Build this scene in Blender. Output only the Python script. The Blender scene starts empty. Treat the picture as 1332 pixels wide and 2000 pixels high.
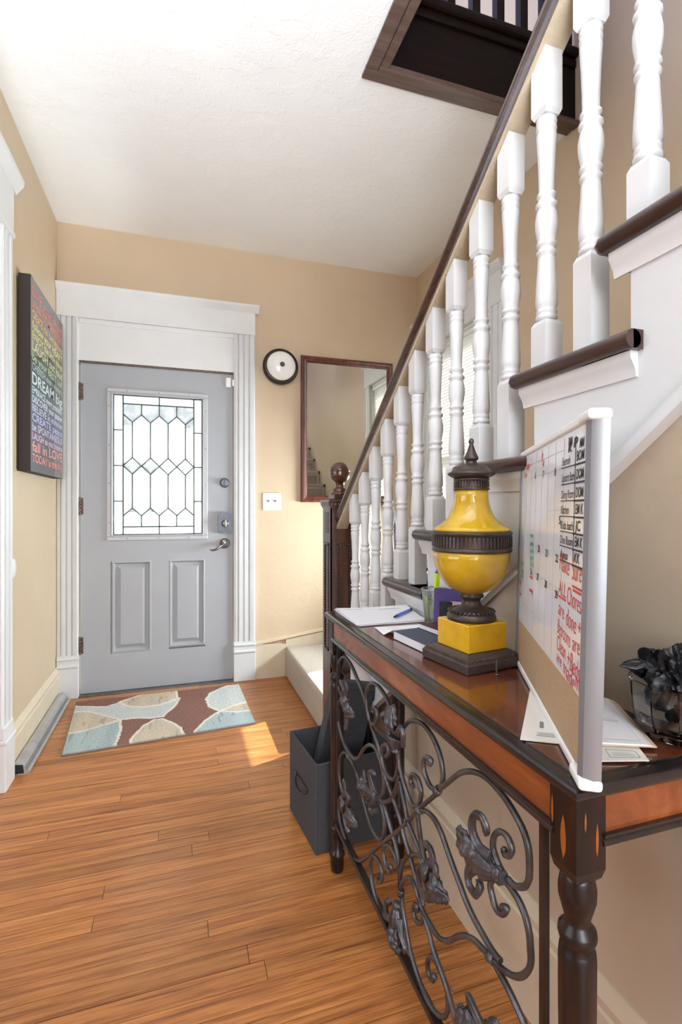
import bpy, bmesh, math, random
from mathutils import Vector, Matrix, Euler
random.seed(7)
C = bpy.context.scene.collection
SC = bpy.context.scene
R = math.radians

# ------------------------------------------------------------------ camera
cam_d = bpy.data.cameras.new('camera')
cam = bpy.data.objects.new('camera', cam_d); C.objects.link(cam)
cam.location = (0, 0, 1.15); cam.rotation_euler = (R(90), 0, -0.3139)
cam_d.sensor_width = 36; cam_d.lens = 977.2/2000*36; cam_d.shift_y = -0.004; cam_d.clip_start = 0.05
SC.camera = cam
# ------------------------------------------------------------------ sky, sun, window light, added fill lamps, exposure
w = bpy.data.worlds.new('sky'); SC.world = w; w.use_nodes = True
bg = w.node_tree.nodes['Background']
bg.inputs[0].default_value = (0.80, 0.90, 1.0, 1); bg.inputs[1].default_value = 1.3
def light(name, kind, energy, loc, aim=None, size=None, col=(1, 1, 1), spread=None):
    d = bpy.data.lights.new(name, kind); d.energy = energy; d.color = col
    o = bpy.data.objects.new(name, d); C.objects.link(o); o.location = loc
    if aim is not None:
        o.rotation_euler = Vector(aim).to_track_quat('-Z', 'Y').to_euler()
    if size:
        d.shape = 'RECTANGLE'; d.size, d.size_y = size
    if spread: d.spread = R(spread)
    return o
sun = light('sun', 'SUN', 10.0, (6, 4, 6), aim=(-0.80, -0.30, -0.62), col=(1.0, 0.95, 0.86)); sun.data.angle = R(0.6)
light('back_fill', 'AREA', 46, (0.0, -2.55, 1.6), aim=(0, 1, 0.05), size=(1.3, 1.9), col=(0.80, 0.90, 1.0))  # unseen fill added in front of the closed wall behind the camera
light('side_fill', 'AREA', 26, (-3.7, 0.7, 1.5), aim=(1, 0, 0), size=(2.6, 1.8), col=(0.74, 0.87, 1.0))  # fill lamp added in the windowless side room, out of view
light('daylight_stair_window', 'AREA', 33, (1.86, 2.85, 0.95), aim=(-1, 0, 0.05), size=(0.74, 0.24), col=(0.87, 0.95, 1.0))
light('upstairs_fill', 'AREA', 30, (-1.0, 2.5, 4.3), aim=(1, 0, 0), size=(1.0, 1.0), col=(0.72, 0.80, 1.0))  # unseen fill added inside the closed upstairs shell
light('ceiling_fill', 'AREA', 30, (-0.40, -0.95, 0.90), aim=(0.0, 0.62, 1), size=(0.9, 0.9), col=(0.84, 0.92, 1.0), spread=80)  # added lamp aimed upward to brighten the ceiling, out of view
SC.view_settings.view_transform = 'Standard'; SC.view_settings.look = 'None'
SC.view_settings.exposure = 1.2; SC.view_settings.gamma = 1.0; SC.view_settings.use_curve_mapping = False
try:
    SC.cycles.max_bounces = 10; SC.cycles.diffuse_bounces = 6; SC.cycles.transparent_max_bounces = 16
    SC.cycles.caustics_reflective = False; SC.cycles.caustics_refractive = False
    SC.cycles.use_denoising = True; SC.cycles.sample_clamp_indirect = 6.0
except Exception: pass

# ------------------------------------------------------------------ materials
def nt(name):
    m = bpy.data.materials.new(name); m.use_nodes = True
    t = m.node_tree; b = t.nodes['Principled BSDF']; return m, t, b
def N(t, kind, **kw):
    n = t.nodes.new(kind)
    for k, v in kw.items():
        if isinstance(k, str) and k.startswith('_'): setattr(n, k[1:], v)
        else: n.inputs[k].default_value = v
    return n
def setin(n, **kw):
    for k, v in kw.items(): n.inputs[k.replace('_', ' ')].default_value = v
def ramp(t, fac, stops):
    r = t.nodes.new('ShaderNodeValToRGB'); e = r.color_ramp.elements
    while len(e) < len(stops): e.new(0.5)
    for el, (p, c) in zip(e, stops): el.position = p; el.color = (*c, 1)
    t.links.new(fac, r.inputs[0]); return r
def vary(c, k): return tuple(max(0, min(1, x*k)) for x in c)
def paint(name, col, rough=0.5, var=0.06, vscale=3.0, bump=0.0, bscale=60, coat=0.0, spec=0.4, dirt=None, metal=0.0, bump2=0.0, b2scale=9):
    """plain painted surface: faint mottling in colour, fine relief in bump"""
    m, t, b = nt(name)
    g = t.nodes.new('ShaderNodeNewGeometry')
    n = N(t, 'ShaderNodeTexNoise', Scale=vscale, Detail=5.0, Roughness=0.6); t.links.new(g.outputs['Position'], n.inputs['Vector'])
    stops = [(0.3, vary(col, 1-var)), (0.7, vary(col, 1+var))]
    r = ramp(t, n.outputs['Fac'], stops); out = r.outputs[0]
    if dirt:
        n2 = N(t, 'ShaderNodeTexNoise', Scale=dirt[1], Detail=8.0, Roughness=0.75); t.links.new(g.outputs['Position'], n2.inputs['Vector'])
        r2 = ramp(t, n2.outputs['Fac'], [(dirt[2], (0, 0, 0)), (dirt[2]+0.06, (1, 1, 1))])
        mx = N(t, 'ShaderNodeMix', _data_type='RGBA')
        t.links.new(r2.outputs[0], mx.inputs['Factor']); t.links.new(out, mx.inputs[6]); mx.inputs[7].default_value = (*dirt[0], 1); out = mx.outputs[2]
    t.links.new(out, b.inputs['Base Color'])
    setin(b, Roughness=rough, Metallic=metal); b.inputs['Specular IOR Level'].default_value = spec; b.inputs['Coat Weight'].default_value = coat
    if bump or bump2:
        last = None
        for s, sc in ((bump, bscale), (bump2, b2scale)):
            if not s: continue
            nn = N(t, 'ShaderNodeTexNoise', Scale=sc, Detail=4.0, Roughness=0.55); t.links.new(g.outputs['Position'], nn.inputs['Vector'])
            bp = N(t, 'ShaderNodeBump', Strength=s, Distance=0.004)
            src = nn.outputs['Fac']
            if sc < 20:
                rr = ramp(t, src, [(0.48, (0, 0, 0)), (0.56, (1, 1, 1))]); src = rr.outputs[0]
            t.links.new(src, bp.inputs['Height'])
            if last: t.links.new(last, bp.inputs['Normal'])
            last = bp.outputs['Normal']
        t.links.new(last, b.inputs['Normal'])
    return m
def wood(name, dark, mid, light_, axis='Y', stretch=18.0, scale=2.2, rough=0.3, coat=0.0, perobj=0.0, bump=0.06, spec=0.5, grain=False):
    m, t, b = nt(name)
    g = t.nodes.new('ShaderNodeNewGeometry'); oi = t.nodes.new('ShaderNodeObjectInfo')
    mp = t.nodes.new('ShaderNodeMapping'); sv = {'X': (1, stretch, stretch), 'Y': (stretch, 1, stretch), 'Z': (stretch, stretch, 1)}[axis]
    mp.inputs['Scale'].default_value = sv
    ad = N(t, 'ShaderNodeVectorMath', _operation='SCALE'); cb = t.nodes.new('ShaderNodeCombineXYZ')
    for i in range(3): t.links.new(oi.outputs['Random'], cb.inputs[i])
    t.links.new(cb.outputs[0], ad.inputs[0]); ad.inputs['Scale'].default_value = 37.0 if perobj else 0.0
    av = N(t, 'ShaderNodeVectorMath', _operation='ADD'); t.links.new(g.outputs['Position'], av.inputs[0]); t.links.new(ad.outputs[0], av.inputs[1])
    t.links.new(av.outputs[0], mp.inputs['Vector'])
    n = N(t, 'ShaderNodeTexNoise', Scale=scale, Detail=8.0, Roughness=0.62, Distortion=0.6); t.links.new(mp.outputs[0], n.inputs['Vector'])
    r = ramp(t, n.outputs['Fac'], [(0.28, dark), (0.5, mid), (0.74, light_)]); out = r.outputs[0]
    if grain:   # open pores: short dark streaks along the board
        mp2 = t.nodes.new('ShaderNodeMapping'); mp2.inputs['Scale'].default_value = (9, 230, 230); t.links.new(av.outputs[0], mp2.inputs['Vector'])
        n2 = N(t, 'ShaderNodeTexNoise', Scale=1.0, Detail=3.0, Roughness=0.6); t.links.new(mp2.outputs[0], n2.inputs['Vector'])
        r2 = ramp(t, n2.outputs['Fac'], [(0.40, (0.50, 0.42, 0.36)), (0.56, (1, 1, 1))])
        n3 = N(t, 'ShaderNodeTexNoise', Scale=0.33, Detail=6.0, Roughness=0.7); t.links.new(mp2.outputs[0], n3.inputs['Vector'])
        r3 = ramp(t, n3.outputs['Fac'], [(0.26, (0.25, 0.17, 0.13)), (0.33, (1, 1, 1))])
        for q in (r2, r3):
            mm = N(t, 'ShaderNodeMix', _data_type='RGBA', _blend_type='MULTIPLY'); mm.inputs[0].default_value = 0.5
            t.links.new(out, mm.inputs[6]); t.links.new(q.outputs[0], mm.inputs[7]); out = mm.outputs[2]
    if perobj:
        hs = t.nodes.new('ShaderNodeHueSaturation'); mr = N(t, 'ShaderNodeMapRange'); mr.inputs['To Min'].default_value = 1-perobj; mr.inputs['To Max'].default_value = 1+perobj
        t.links.new(oi.outputs['Random'], mr.inputs['Value']); t.links.new(mr.outputs[0], hs.inputs['Value']); t.links.new(out, hs.inputs['Color']); out = hs.outputs[0]
    t.links.new(out, b.inputs['Base Color']); setin(b, Roughness=rough)
    b.inputs['Coat Weight'].default_value = coat; b.inputs['Coat Roughness'].default_value = 0.12; b.inputs['Specular IOR Level'].default_value = spec
    if bump:
        bp = N(t, 'ShaderNodeBump', Strength=bump, Distance=0.002); t.links.new(n.outputs['Fac'], bp.inputs['Height']); t.links.new(bp.outputs[0], b.inputs['Normal'])
    return m
def glass(name, col=(1, 1, 1), rough=0.0, ior=1.45):
    m, t, b = nt(name); setin(b, Roughness=rough, IOR=ior); b.inputs['Base Color'].default_value = (*col, 1); b.inputs['Transmission Weight'].default_value = 1.0; return m
def pane(name, diffuse, tint=(0.93, 0.97, 1.0), scale=60, bump=0.4):
    """window glass: part clear, part diffusing (textured) so daylight comes straight through"""
    m, t, b = nt(name); t.nodes.remove(b); o = t.nodes['Material Output']
    tr = t.nodes.new('ShaderNodeBsdfTransparent'); tr.inputs[0].default_value = (*tint, 1)
    tl = t.nodes.new('ShaderNodeBsdfTranslucent'); tl.inputs[0].default_value = (*tint, 1)
    gl = N(t, 'ShaderNodeBsdfGlossy', Roughness=0.08)
    g = t.nodes.new('ShaderNodeNewGeometry'); n = N(t, 'ShaderNodeTexNoise', Scale=scale, Detail=3.0); t.links.new(g.outputs['Position'], n.inputs['Vector'])
    bp = N(t, 'ShaderNodeBump', Strength=bump, Distance=0.003); t.links.new(n.outputs['Fac'], bp.inputs['Height']); t.links.new(bp.outputs[0], gl.inputs['Normal'])
    mr = N(t, 'ShaderNodeMapRange'); t.links.new(n.outputs['Fac'], mr.inputs['Value']); mr.inputs['From Min'].default_value = 0.3; mr.inputs['From Max'].default_value = 0.7
    mr.inputs['To Min'].default_value = max(0, diffuse-0.16); mr.inputs['To Max'].default_value = min(1, diffuse+0.16)
    m1 = t.nodes.new('ShaderNodeMixShader'); t.links.new(mr.outputs[0], m1.inputs[0]); t.links.new(tr.outputs[0], m1.inputs[1]); t.links.new(tl.outputs[0], m1.inputs[2])
    fr = N(t, 'ShaderNodeFresnel', IOR=1.45); m2 = t.nodes.new('ShaderNodeMixShader'); t.links.new(fr.outputs[0], m2.inputs[0])
    t.links.new(m1.outputs[0], m2.inputs[1]); t.links.new(gl.outputs[0], m2.inputs[2]); t.links.new(m2.outputs[0], o.inputs[0]); return m
M = {}
M['wall'] = paint('beige_wall_paint', (0.585, 0.455, 0.315), 0.42, 0.035, 2.5, bump=0.12, bscale=70, bump2=0.10, b2scale=6, spec=0.35)
M['wall2'] = paint('beige_wall_paint_cool_lit', (0.56, 0.462, 0.350), 0.42, 0.05, 2.5, bump=0.12, bscale=70, bump2=0.12, b2scale=6, spec=0.35, dirt=((0.36, 0.29, 0.22), 9, 0.70))  # same beige paint, greyed to carry the cool light on this wall
M['ceil'] = paint('white_ceiling_texture', (0.88, 0.885, 0.88), 0.8, 0.02, 3, bump=0.35, bscale=110, bump2=0.20, b2scale=14)
M['white'] = paint('white_trim_paint', (0.72, 0.725, 0.73), 0.32, 0.03, 6, bump=0.05, bscale=30)
M['wornwhite'] = paint('worn_white_paint', (0.65, 0.655, 0.665), 0.38, 0.04, 7, bump=0.08, bscale=26, dirt=((0.16, 0.12, 0.09), 26, 0.715))
M['cream'] = paint('cream_baseboard_paint', (0.66, 0.56, 0.42), 0.4, 0.05, 8, bump=0.06, bscale=30)
M['door'] = paint('grey_door_paint', (0.375, 0.387, 0.415), 0.42, 0.03, 4, bump=0.04, bscale=150)
M['doorframe'] = paint('light_grey_door_frame_paint', (0.50, 0.51, 0.54), 0.4, 0.03, 5)
M['plank'] = wood('oak_strip_floor', (0.17, 0.055, 0.018), (0.46, 0.175, 0.048), (0.60, 0.275, 0.090), 'X', 34, 2.1, 0.36, 0.12, 0.13, 0.10, grain=True)
M['subfloor'] = paint('dark_floor_gap', (0.035, 0.018, 0.01), 0.8)
M['darkwood'] = wood('dark_stair_wood', (0.020, 0.010, 0.008), (0.045, 0.020, 0.015), (0.085, 0.038, 0.026), 'Y', 20, 2, 0.30, 0.3, 0, 0.05)
M['railwood'] = wood('dark_rail_wood', (0.022, 0.011, 0.009), (0.05, 0.022, 0.015), (0.10, 0.042, 0.026), 'Y', 20, 2, 0.22, 0.5, 0, 0.04)
M['newel'] = wood('dark_newel_wood', (0.030, 0.013, 0.010), (0.070, 0.028, 0.020), (0.125, 0.052, 0.036), 'Z', 16, 2.5, 0.28, 0.3, 0, 0.05)
M['ball'] = wood('newel_ball_wood', (0.03, 0.011, 0.006), (0.08, 0.028, 0.014), (0.15, 0.055, 0.025), 'X', 7, 9, 0.22, 0.5, 0, 0.03)
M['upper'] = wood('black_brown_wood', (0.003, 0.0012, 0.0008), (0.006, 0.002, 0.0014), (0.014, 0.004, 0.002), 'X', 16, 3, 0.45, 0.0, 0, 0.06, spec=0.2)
M['uppertrim'] = wood('worn_brown_trim', (0.050, 0.026, 0.020), (0.105, 0.062, 0.05), (0.16, 0.10, 0.08), 'X', 16, 3, 0.35, 0.2, 0, 0.06)
M['beigeunder'] = paint('unfinished_beige_underside', (0.46, 0.38, 0.27), 0.6, 0.10, 30, dirt=((0.30, 0.23, 0.15), 40, 0.6))
M['carpet'] = paint('beige_carpet', (0.52, 0.46, 0.39), 0.95, 0.16, 160, bump=1.0, bscale=330, spec=0.1)
M['tabletop'] = wood('red_brown_table_top', (0.055, 0.014, 0.008), (0.115, 0.030, 0.014), (0.19, 0.055, 0.022), 'Y', 9, 3, 0.16, 0.6, 0, 0.03)
M['apron'] = wood('red_brown_apron', (0.13, 0.034, 0.012), (0.245, 0.064, 0.018), (0.42, 0.135, 0.034), 'Y', 4, 2.6, 0.26, 0.4, 0, 0.03)
M['tablerim'] = wood('black_brown_table_rim', (0.006, 0.005, 0.006), (0.012, 0.009, 0.011), (0.035, 0.018, 0.012), 'Y', 14, 5, 0.24, 0.35, 0, 0.03)
M['tableleg'] = wood('black_table_leg_worn_to_red', (0.005, 0.004, 0.005), (0.011, 0.006, 0.006), (0.05, 0.012, 0.006), 'Z', 5, 7, 0.34, 0.12, 0, 0.03, spec=0.35)
M['iron'] = paint('dark_bronze_iron', (0.088, 0.082, 0.088), 0.33, 0.5, 24, metal=0.55, bump=0.15, bscale=60, spec=0.6)
M['ironpost'] = paint('black_brown_iron', (0.03, 0.022, 0.02), 0.32, 0.4, 20, metal=0.4, spec=0.6)
M['bronze'] = paint('dark_bronze_lamp_metal', (0.070, 0.052, 0.046), 0.40, 0.3, 40, metal=0.5, bump=0.1, bscale=120, spec=0.6)
M['bronze2'] = paint('dark_taupe_lamp_base', (0.082, 0.062, 0.055), 0.38, 0.2, 40, metal=0.35, spec=0.5)
M['yellow'] = paint('mustard_yellow_glaze', (0.57, 0.355, 0.016), 0.16, 0.16, 14, coat=0.6, spec=0.5)
M['yellowbox'] = paint('amber_yellow_block', (0.70, 0.40, 0.012), 0.2, 0.14, 18, coat=0.4, spec=0.5)
M['mirror'], _t, _b = nt('mirror_silver'); setin(_b, Roughness=0.015, Metallic=1.0); _b.inputs['Base Color'].default_value = (0.86, 0.88, 0.83, 1)
M['mahog'] = wood('mahogany_mirror_frame', (0.055, 0.015, 0.010), (0.12, 0.034, 0.022), (0.19, 0.06, 0.036), 'Z', 16, 2.5, 0.25, 0.3, 0, 0.03)
M['plastic'] = paint('white_plastic', (0.82, 0.82, 0.81), 0.3, 0.01)
M['opal'] = paint('opal_lamp_glass', (0.86, 0.86, 0.83), 0.12, 0.01, coat=0.5)
M['slat'], _t, _b = nt('white_blind_slat')
_tl = _t.nodes.new('ShaderNodeBsdfTranslucent'); _tl.inputs[0].default_value = (0.95, 0.94, 0.90, 1); _mx = _t.nodes.new('ShaderNodeMixShader'); _mx.inputs[0].default_value = 0.14
_b.inputs['Base Color'].default_value = (0.88, 0.88, 0.86, 1); _t.links.new(_b.outputs[0], _mx.inputs[1]); _t.links.new(_tl.outputs[0], _mx.inputs[2]); _t.links.new(_mx.outputs[0], _t.nodes['Material Output'].inputs[0])
M['clearpane'] = pane('beveled_clear_glass', 0.35, scale=18, bump=0.3)
M['frostpane'] = pane('rippled_privacy_glass', 0.72, (0.90, 0.96, 1.0), 90, 0.8)
M['winpane'] = pane('window_glass', 0.02, (0.97, 0.99, 0.98), 2, 0.0)
M['came'] = paint('grey_lead_came', (0.115, 0.13, 0.135), 0.4, 0.1, metal=0.5)
M['nickel'] = paint('aged_nickel', (0.20, 0.19, 0.185), 0.28, 0.2, 30, metal=0.85)
M['pewter'] = paint('dark_pewter_lock', (0.115, 0.12, 0.135), 0.36, 0.2, 30, metal=0.7)
M['hinge'] = paint('rusty_hinge', (0.13, 0.085, 0.07), 0.5, 0.5, 60, metal=0.6)
M['alu'] = paint('grey_metal_raceway', (0.52, 0.52, 0.51), 0.35, 0.12, 14, metal=0.6)
M['canvas'] = paint('charcoal_canvas_print', (0.030, 0.028, 0.030), 0.24, 0.05, coat=0.5, spec=0.6)
M['canvasside'] = paint('charcoal_canvas_edge', (0.035, 0.028, 0.027), 0.7, 0.08, 40)
M['bin'] = paint('charcoal_fabric_bin', (0.060, 0.060, 0.066), 0.75, 0.12, 120, bump=0.35, bscale=300, spec=0.3)
M['binin'] = paint('black_bin_lining', (0.022, 0.022, 0.025), 0.7, 0.1)
M['paper'] = paint('white_paper', (0.79, 0.79, 0.82), 0.6, 0.02, 12)
M['paper2'] = paint('ivory_card', (0.70, 0.68, 0.64), 0.55, 0.02, 12)
M['paper3'] = paint('tan_envelope', (0.60, 0.46, 0.34), 0.6, 0.03, 12)
M['ink'] = paint('grey_print', (0.20, 0.20, 0.21), 0.6)
M['blackink'] = paint('black_marker', (0.025, 0.025, 0.03), 0.5)
M['redink'] = paint('red_marker', (0.66, 0.05, 0.045), 0.5)
M['greenink'] = paint('green_marker', (0.10, 0.42, 0.26), 0.5)
M['board'] = paint('whiteboard_gloss', (0.86, 0.875, 0.91), 0.12, 0.01, coat=0.25, spec=0.4)
M['grid'] = paint('pale_grid_line', (0.47, 0.48, 0.53), 0.4)
M['cork'] = paint('cork_strip', (0.46, 0.315, 0.19), 0.85, 0.10, 220, bump=0.2, bscale=300)
M['boardframe'] = paint('satin_silver_frame', (0.25, 0.26, 0.285), 0.34, 0.02, metal=0.45)
M['cap'] = paint('white_corner_cap', (0.83, 0.83, 0.82), 0.3, 0.01)
M['bag'] = paint('black_bin_bag', (0.006, 0.006, 0.008), 0.38, 0.2, 20, bump=0.10, bscale=60, spec=0.35)
M['bowl'] = glass('clear_pressed_glass', (0.95, 0.97, 0.97), 0.02)
M['purple'] = paint('purple_booklet', (0.085, 0.055, 0.21), 0.35, 0.3, 18)
M['peach'] = paint('peach_print', (0.60, 0.42, 0.40), 0.4, 0.1, 20)
M['photo'] = paint('dark_photo_print', (0.022, 0.022, 0.025), 0.3, 0.6, 60)
M['navy'] = paint('navy_book_cover', (0.045, 0.055, 0.095), 0.4, 0.1)
M['maroon'] = paint('maroon_book_cover', (0.085, 0.022, 0.026), 0.4, 0.1)
M['pages'] = paint('book_pages', (0.76, 0.76, 0.79), 0.7, 0.05, 200)
M['penblue'] = paint('blue_pen_barrel', (0.10, 0.15, 0.60), 0.25, 0.05, coat=0.3)
M['pendark'] = paint('dark_navy_pen_tip', (0.02, 0.025, 0.06), 0.35)
M['mesh'] = paint('silver_mesh_cup', (0.42, 0.43, 0.45), 0.35, 0.1, metal=0.8)
M['lime'] = paint('lime_highlighter', (0.66, 0.90, 0.02), 0.4, 0.02)
M['greycap'] = paint('dark_grey_plastic', (0.10, 0.10, 0.10), 0.4)
M['black'] = paint('black_plastic', (0.02, 0.02, 0.022), 0.35)
M['screw'] = paint('dark_steel_screw', (0.16, 0.14, 0.13), 0.35, 0.1, metal=0.8)
M['slate'] = paint('slate_blue_metal', (0.15, 0.155, 0.185), 0.35, 0.1, metal=0.3)
M['lav'] = paint('lavender_upstairs_paint', (0.52, 0.50, 0.66), 0.6, 0.04)
M['lavwhite'] = paint('upstairs_white_lavender_shade', (0.62, 0.62, 0.74), 0.5, 0.03)  # upstairs white with its lavender shade put into the colour
M['lawn'] = paint('lawn', (0.34, 0.36, 0.28), 0.9, 0.3, 4)
M['porch'] = paint('porch_concrete', (0.50, 0.48, 0.45), 0.8, 0.1, 5)
M['leaf'] = paint('garden_leaves', (0.10, 0.20, 0.05), 0.6, 0.4, 8)
M['bark'] = paint('bark', (0.12, 0.08, 0.05), 0.9, 0.3, 20)
M['siding'] = paint('house_siding', (0.62, 0.64, 0.66), 0.7, 0.03)

# ------------------------------------------------------------------ mesh helpers
class B:
    """collects shapes in world coordinates and links them as ONE mesh object"""
    def __init__(s): s.bm = bmesh.new()
    def box(s, x0, x1, y0, y1, z0, z1, bev=0.0, seg=1, mat=None):
        r = bmesh.ops.create_cube(s.bm, size=1.0); vs = r['verts']
        for v in vs:
            v.co = Vector(((x0+x1)/2+v.co.x*(x1-x0), (y0+y1)/2+v.co.y*(y1-y0), (z0+z1)/2+v.co.z*(z1-z0)))
        if bev:
            es = list({e for v in vs for e in v.link_edges})
            r2 = bmesh.ops.bevel(s.bm, geom=es, offset=bev, segments=seg, affect='EDGES', profile=0.5); vs = list({v for f in r2['faces'] for v in f.verts} | {v for v in vs if v.is_valid})
        if mat:
            for v in vs: v.co = mat @ v.co
        return s
    def lathe(s, prof, c=(0, 0, 0), n=24, mat=None, square_to=None):
        rings = []
        for r, z in prof:
            rings.append([s.bm.verts.new((c[0]+r*math.cos(2*math.pi*i/n), c[1]+r*math.sin(2*math.pi*i/n), c[2]+z)) for i in range(n)])
        for a, b in zip(rings, rings[1:]):
            for i in range(n):
                f = s.bm.faces.new((a[i], a[(i+1) % n], b[(i+1) % n], b[i])); f.smooth = True
        s.bm.faces.new(rings[0][::-1]); s.bm.faces.new(rings[-1])
        if mat:
            for rg in rings:
                for v in rg: v.co = mat @ v.co
        return s
    def prism(s, poly, axis, a, b):
        """polygon in the two other axes (order XYZ without axis) pushed from a to b"""
        def mk(p, t):
            l = list(p); l.insert('XYZ'.index(axis), t); return Vector(l)
        A = [s.bm.verts.new(mk(p, a)) for p in poly]; Bv = [s.bm.verts.new(mk(p, b)) for p in poly]
        n = len(poly)
        for i in range(n): s.bm.faces.new((A[i], A[(i+1) % n], Bv[(i+1) % n], Bv[i]))
        s.bm.faces.new(A[::-1]); s.bm.faces.new(Bv); return s
    def tube(s, pts, r, n=8, flat=None, smooth=True, taper=None, square=False):
        """tube along points; r number or list; flat = (axis vector, factor) squashes the section"""
        pts = [Vector(p) for p in pts]; m = len(pts)
        rs = r if isinstance(r, (list, tuple)) else [r]*m
        up = Vector((1, 0, 0)); rings = []
        for i, p in enumerate(pts):
            d = (pts[min(i+1, m-1)]-pts[max(i-1, 0)])
            d = d.normalized() if d.length > 1e-9 else Vector((0, 0, 1))
            if flat: u = Vector(flat[0]); k = flat[1]
            else: u = up if abs(d.dot(up)) < 0.95 else Vector((0, 1, 0)); k = 1.0
            v = d.cross(u)
            v = v.normalized() if v.length > 1e-9 else Vector((0, 0, 1))
            u = v.cross(d).normalized()
            ring = []
            for j in range(n):
                a = 2*math.pi*(j+0.5)/n; ca, sa = math.cos(a), math.sin(a)
                ring.append(s.bm.verts.new(p+u*(ca*rs[i]*k)+v*(sa*rs[i])))
            rings.append(ring)
        for a, b in zip(rings, rings[1:]):
            for j in range(n):
                f = s.bm.faces.new((a[j], a[(j+1) % n], b[(j+1) % n], b[j])); f.smooth = smooth
        s.bm.faces.new(rings[0][::-1]); s.bm.faces.new(rings[-1]); return s
    def quad(s, a, b, c, d): s.bm.faces.new([s.bm.verts.new(Vector(p)) for p in (a, b, c, d)]); return s
    def mesh(s, name, smooth=None):
        bmesh.ops.recalc_face_normals(s.bm, faces=s.bm.faces[:])
        me = bpy.data.meshes.new(name); s.bm.to_mesh(me); s.bm.free(); return me
    def build(s, name, mat, parent=None, kind=None, label=None, cat=None, group=None, auto=None):
        me = s.mesh(name); me.materials.append(M[mat] if isinstance(mat, str) else mat)
        o = bpy.data.objects.new(name, me); C.objects.link(o)
        if parent is not None: adopt(o, parent)
        tag(o, label, cat, group, kind); return o
def wmat(o):
    m = o.matrix_parent_inverse @ o.matrix_basis if o.parent else o.matrix_basis
    return wmat(o.parent) @ m if o.parent else m
def adopt(o, parent):
    """child whose mesh is given in world coordinates"""
    o.parent = parent; o.matrix_parent_inverse = wmat(parent).inverted()
def tag(o, label=None, cat=None, group=None, kind=None):
    if label: o['label'] = label
    if cat: o['category'] = cat
    if group: o['group'] = group
    if kind: o['kind'] = kind
    return o
def thing(name, label, cat, loc, group=None, kind=None):
    o = bpy.data.objects.new(name, None); C.objects.link(o); o.location = loc; o.empty_display_size = 0.05
    return tag(o, label, cat, group, kind)
def copy_tree(o, parent=None):
    c = o.copy(); C.objects.link(c)
    if parent: c.parent = parent
    for ch in list(o.children): copy_tree(ch, c)
    return c
def cr(pts, k=6, closed=False):
    """Catmull-Rom through points"""
    P = [Vector(p) for p in pts]; out = []
    for i in range(len(P)-1):
        p0 = P[max(i-1, 0)]; p1 = P[i]; p2 = P[i+1]; p3 = P[min(i+2, len(P)-1)]
        for j in range(k):
            t = j/k; out.append(0.5*((2*p1)+(p2-p0)*t+(2*p0-5*p1+4*p2-p3)*t*t+(3*p1-p0-3*p2+p3)*t**3))
    out.append(P[-1]); return out
def text_mesh(txt, size, mat4, bold=0.0, extrude=0.0, fit=None, shear=0.0, align='LEFT', jitter=None):
    """flat lettering as mesh verts placed by mat4 (local x right, y up); fit = width to stretch to"""
    cu = bpy.data.curves.new('lettering', 'FONT'); cu.body = txt; cu.size = size; cu.offset = bold; cu.extrude = extrude; cu.shear = shear; cu.align_x = align; cu.resolution_u = 3
    o = bpy.data.objects.new('lettering', cu); C.objects.link(o)
    bpy.context.view_layer.update()
    me = bpy.data.meshes.new_from_object(o.evaluated_get(bpy.context.evaluated_depsgraph_get()))
    bpy.data.objects.remove(o); bpy.data.curves.remove(cu)
    if fit and len(me.vertices):
        x0 = min(v.co.x for v in me.vertices); x1 = max(v.co.x for v in me.vertices)
        k = fit/max(1e-6, x1-x0)
        for v in me.vertices: v.co.x = (v.co.x-x0)*k
    me.transform(mat4); return me
def join_into(b, me):
    b.bm.from_mesh(me); bpy.data.meshes.remove(me); return b
def struct(b, name, mat, parent=None): return b.build(name, mat, parent, kind='structure')
# ================================================================== SETTING
L, RX, D, H = -0.696, 1.696, 3.388, 2.872
UF = 3.12                                            # upstairs floor level
YB = -2.6                                            # wall behind the camera
UW = 0.765                                           # wall under the stairs
def stringer_z(y): return 1.0143+0.746*(0.936-y)
# floor: slab plus oak strips laid across the hall, each strip piece an object
fl = struct(B().box(-4.0, UW+0.02, YB, D+0.1, -0.10, -0.006).box(UW+0.02, RX+0.1, YB, D+0.1, -0.10, -0.006), 'floor', 'subfloor')
pm = B().box(-.5, .5, -.5, .5, -.5, .5).mesh('plank'); pm.materials.append(M['plank'])
y = 0.42; PW = 0.0568
while y < D-0.01:
    y1 = min(y+PW, D+0.05); x = L+0.002-random.random()*0.9
    xe = UW if y < 2.25 else 0.70
    while x < xe:
        ln = random.choice((0.9, 1.3, 1.7, 2.2))*random.uniform(0.85, 1.15); xa = max(x, L+0.002); xb = min(x+ln, xe)
        if xb-xa > 0.03:
            o = bpy.data.objects.new('plank', pm); C.objects.link(o)
            o.scale = (xb-xa-0.0014, y1-y-random.uniform(0.0010, 0.0024), 0.012); o.location = ((xa+xb)/2, (y+y1)/2, -0.006+random.uniform(-0.0003, 0.0003)); o.parent = fl
        x += ln
    y = y1
# the plain floor outside the picture (behind the camera, side room)
o = struct(B().box(-4.0, L-0.001, YB, D, -0.006, 0.0).box(L, UW, YB, 0.419, -0.006, 0.0), 'floor_boards', 'plank', fl)
# ceiling with the stairwell cut out of it
OX, OY, OB = 0.747, 1.818, -1.7
ce = B(); ce.box(L-0.12, OX, YB, D+0.12, H, UF); ce.box(OX, RX+0.12, OY, D+0.12, H, UF); ce.box(OX, RX+0.12, YB, OB, H, UF); ce.box(-4.0, L-0.12, YB, D+0.12, H, UF)
struct(ce, 'ceiling', 'ceil')
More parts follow.
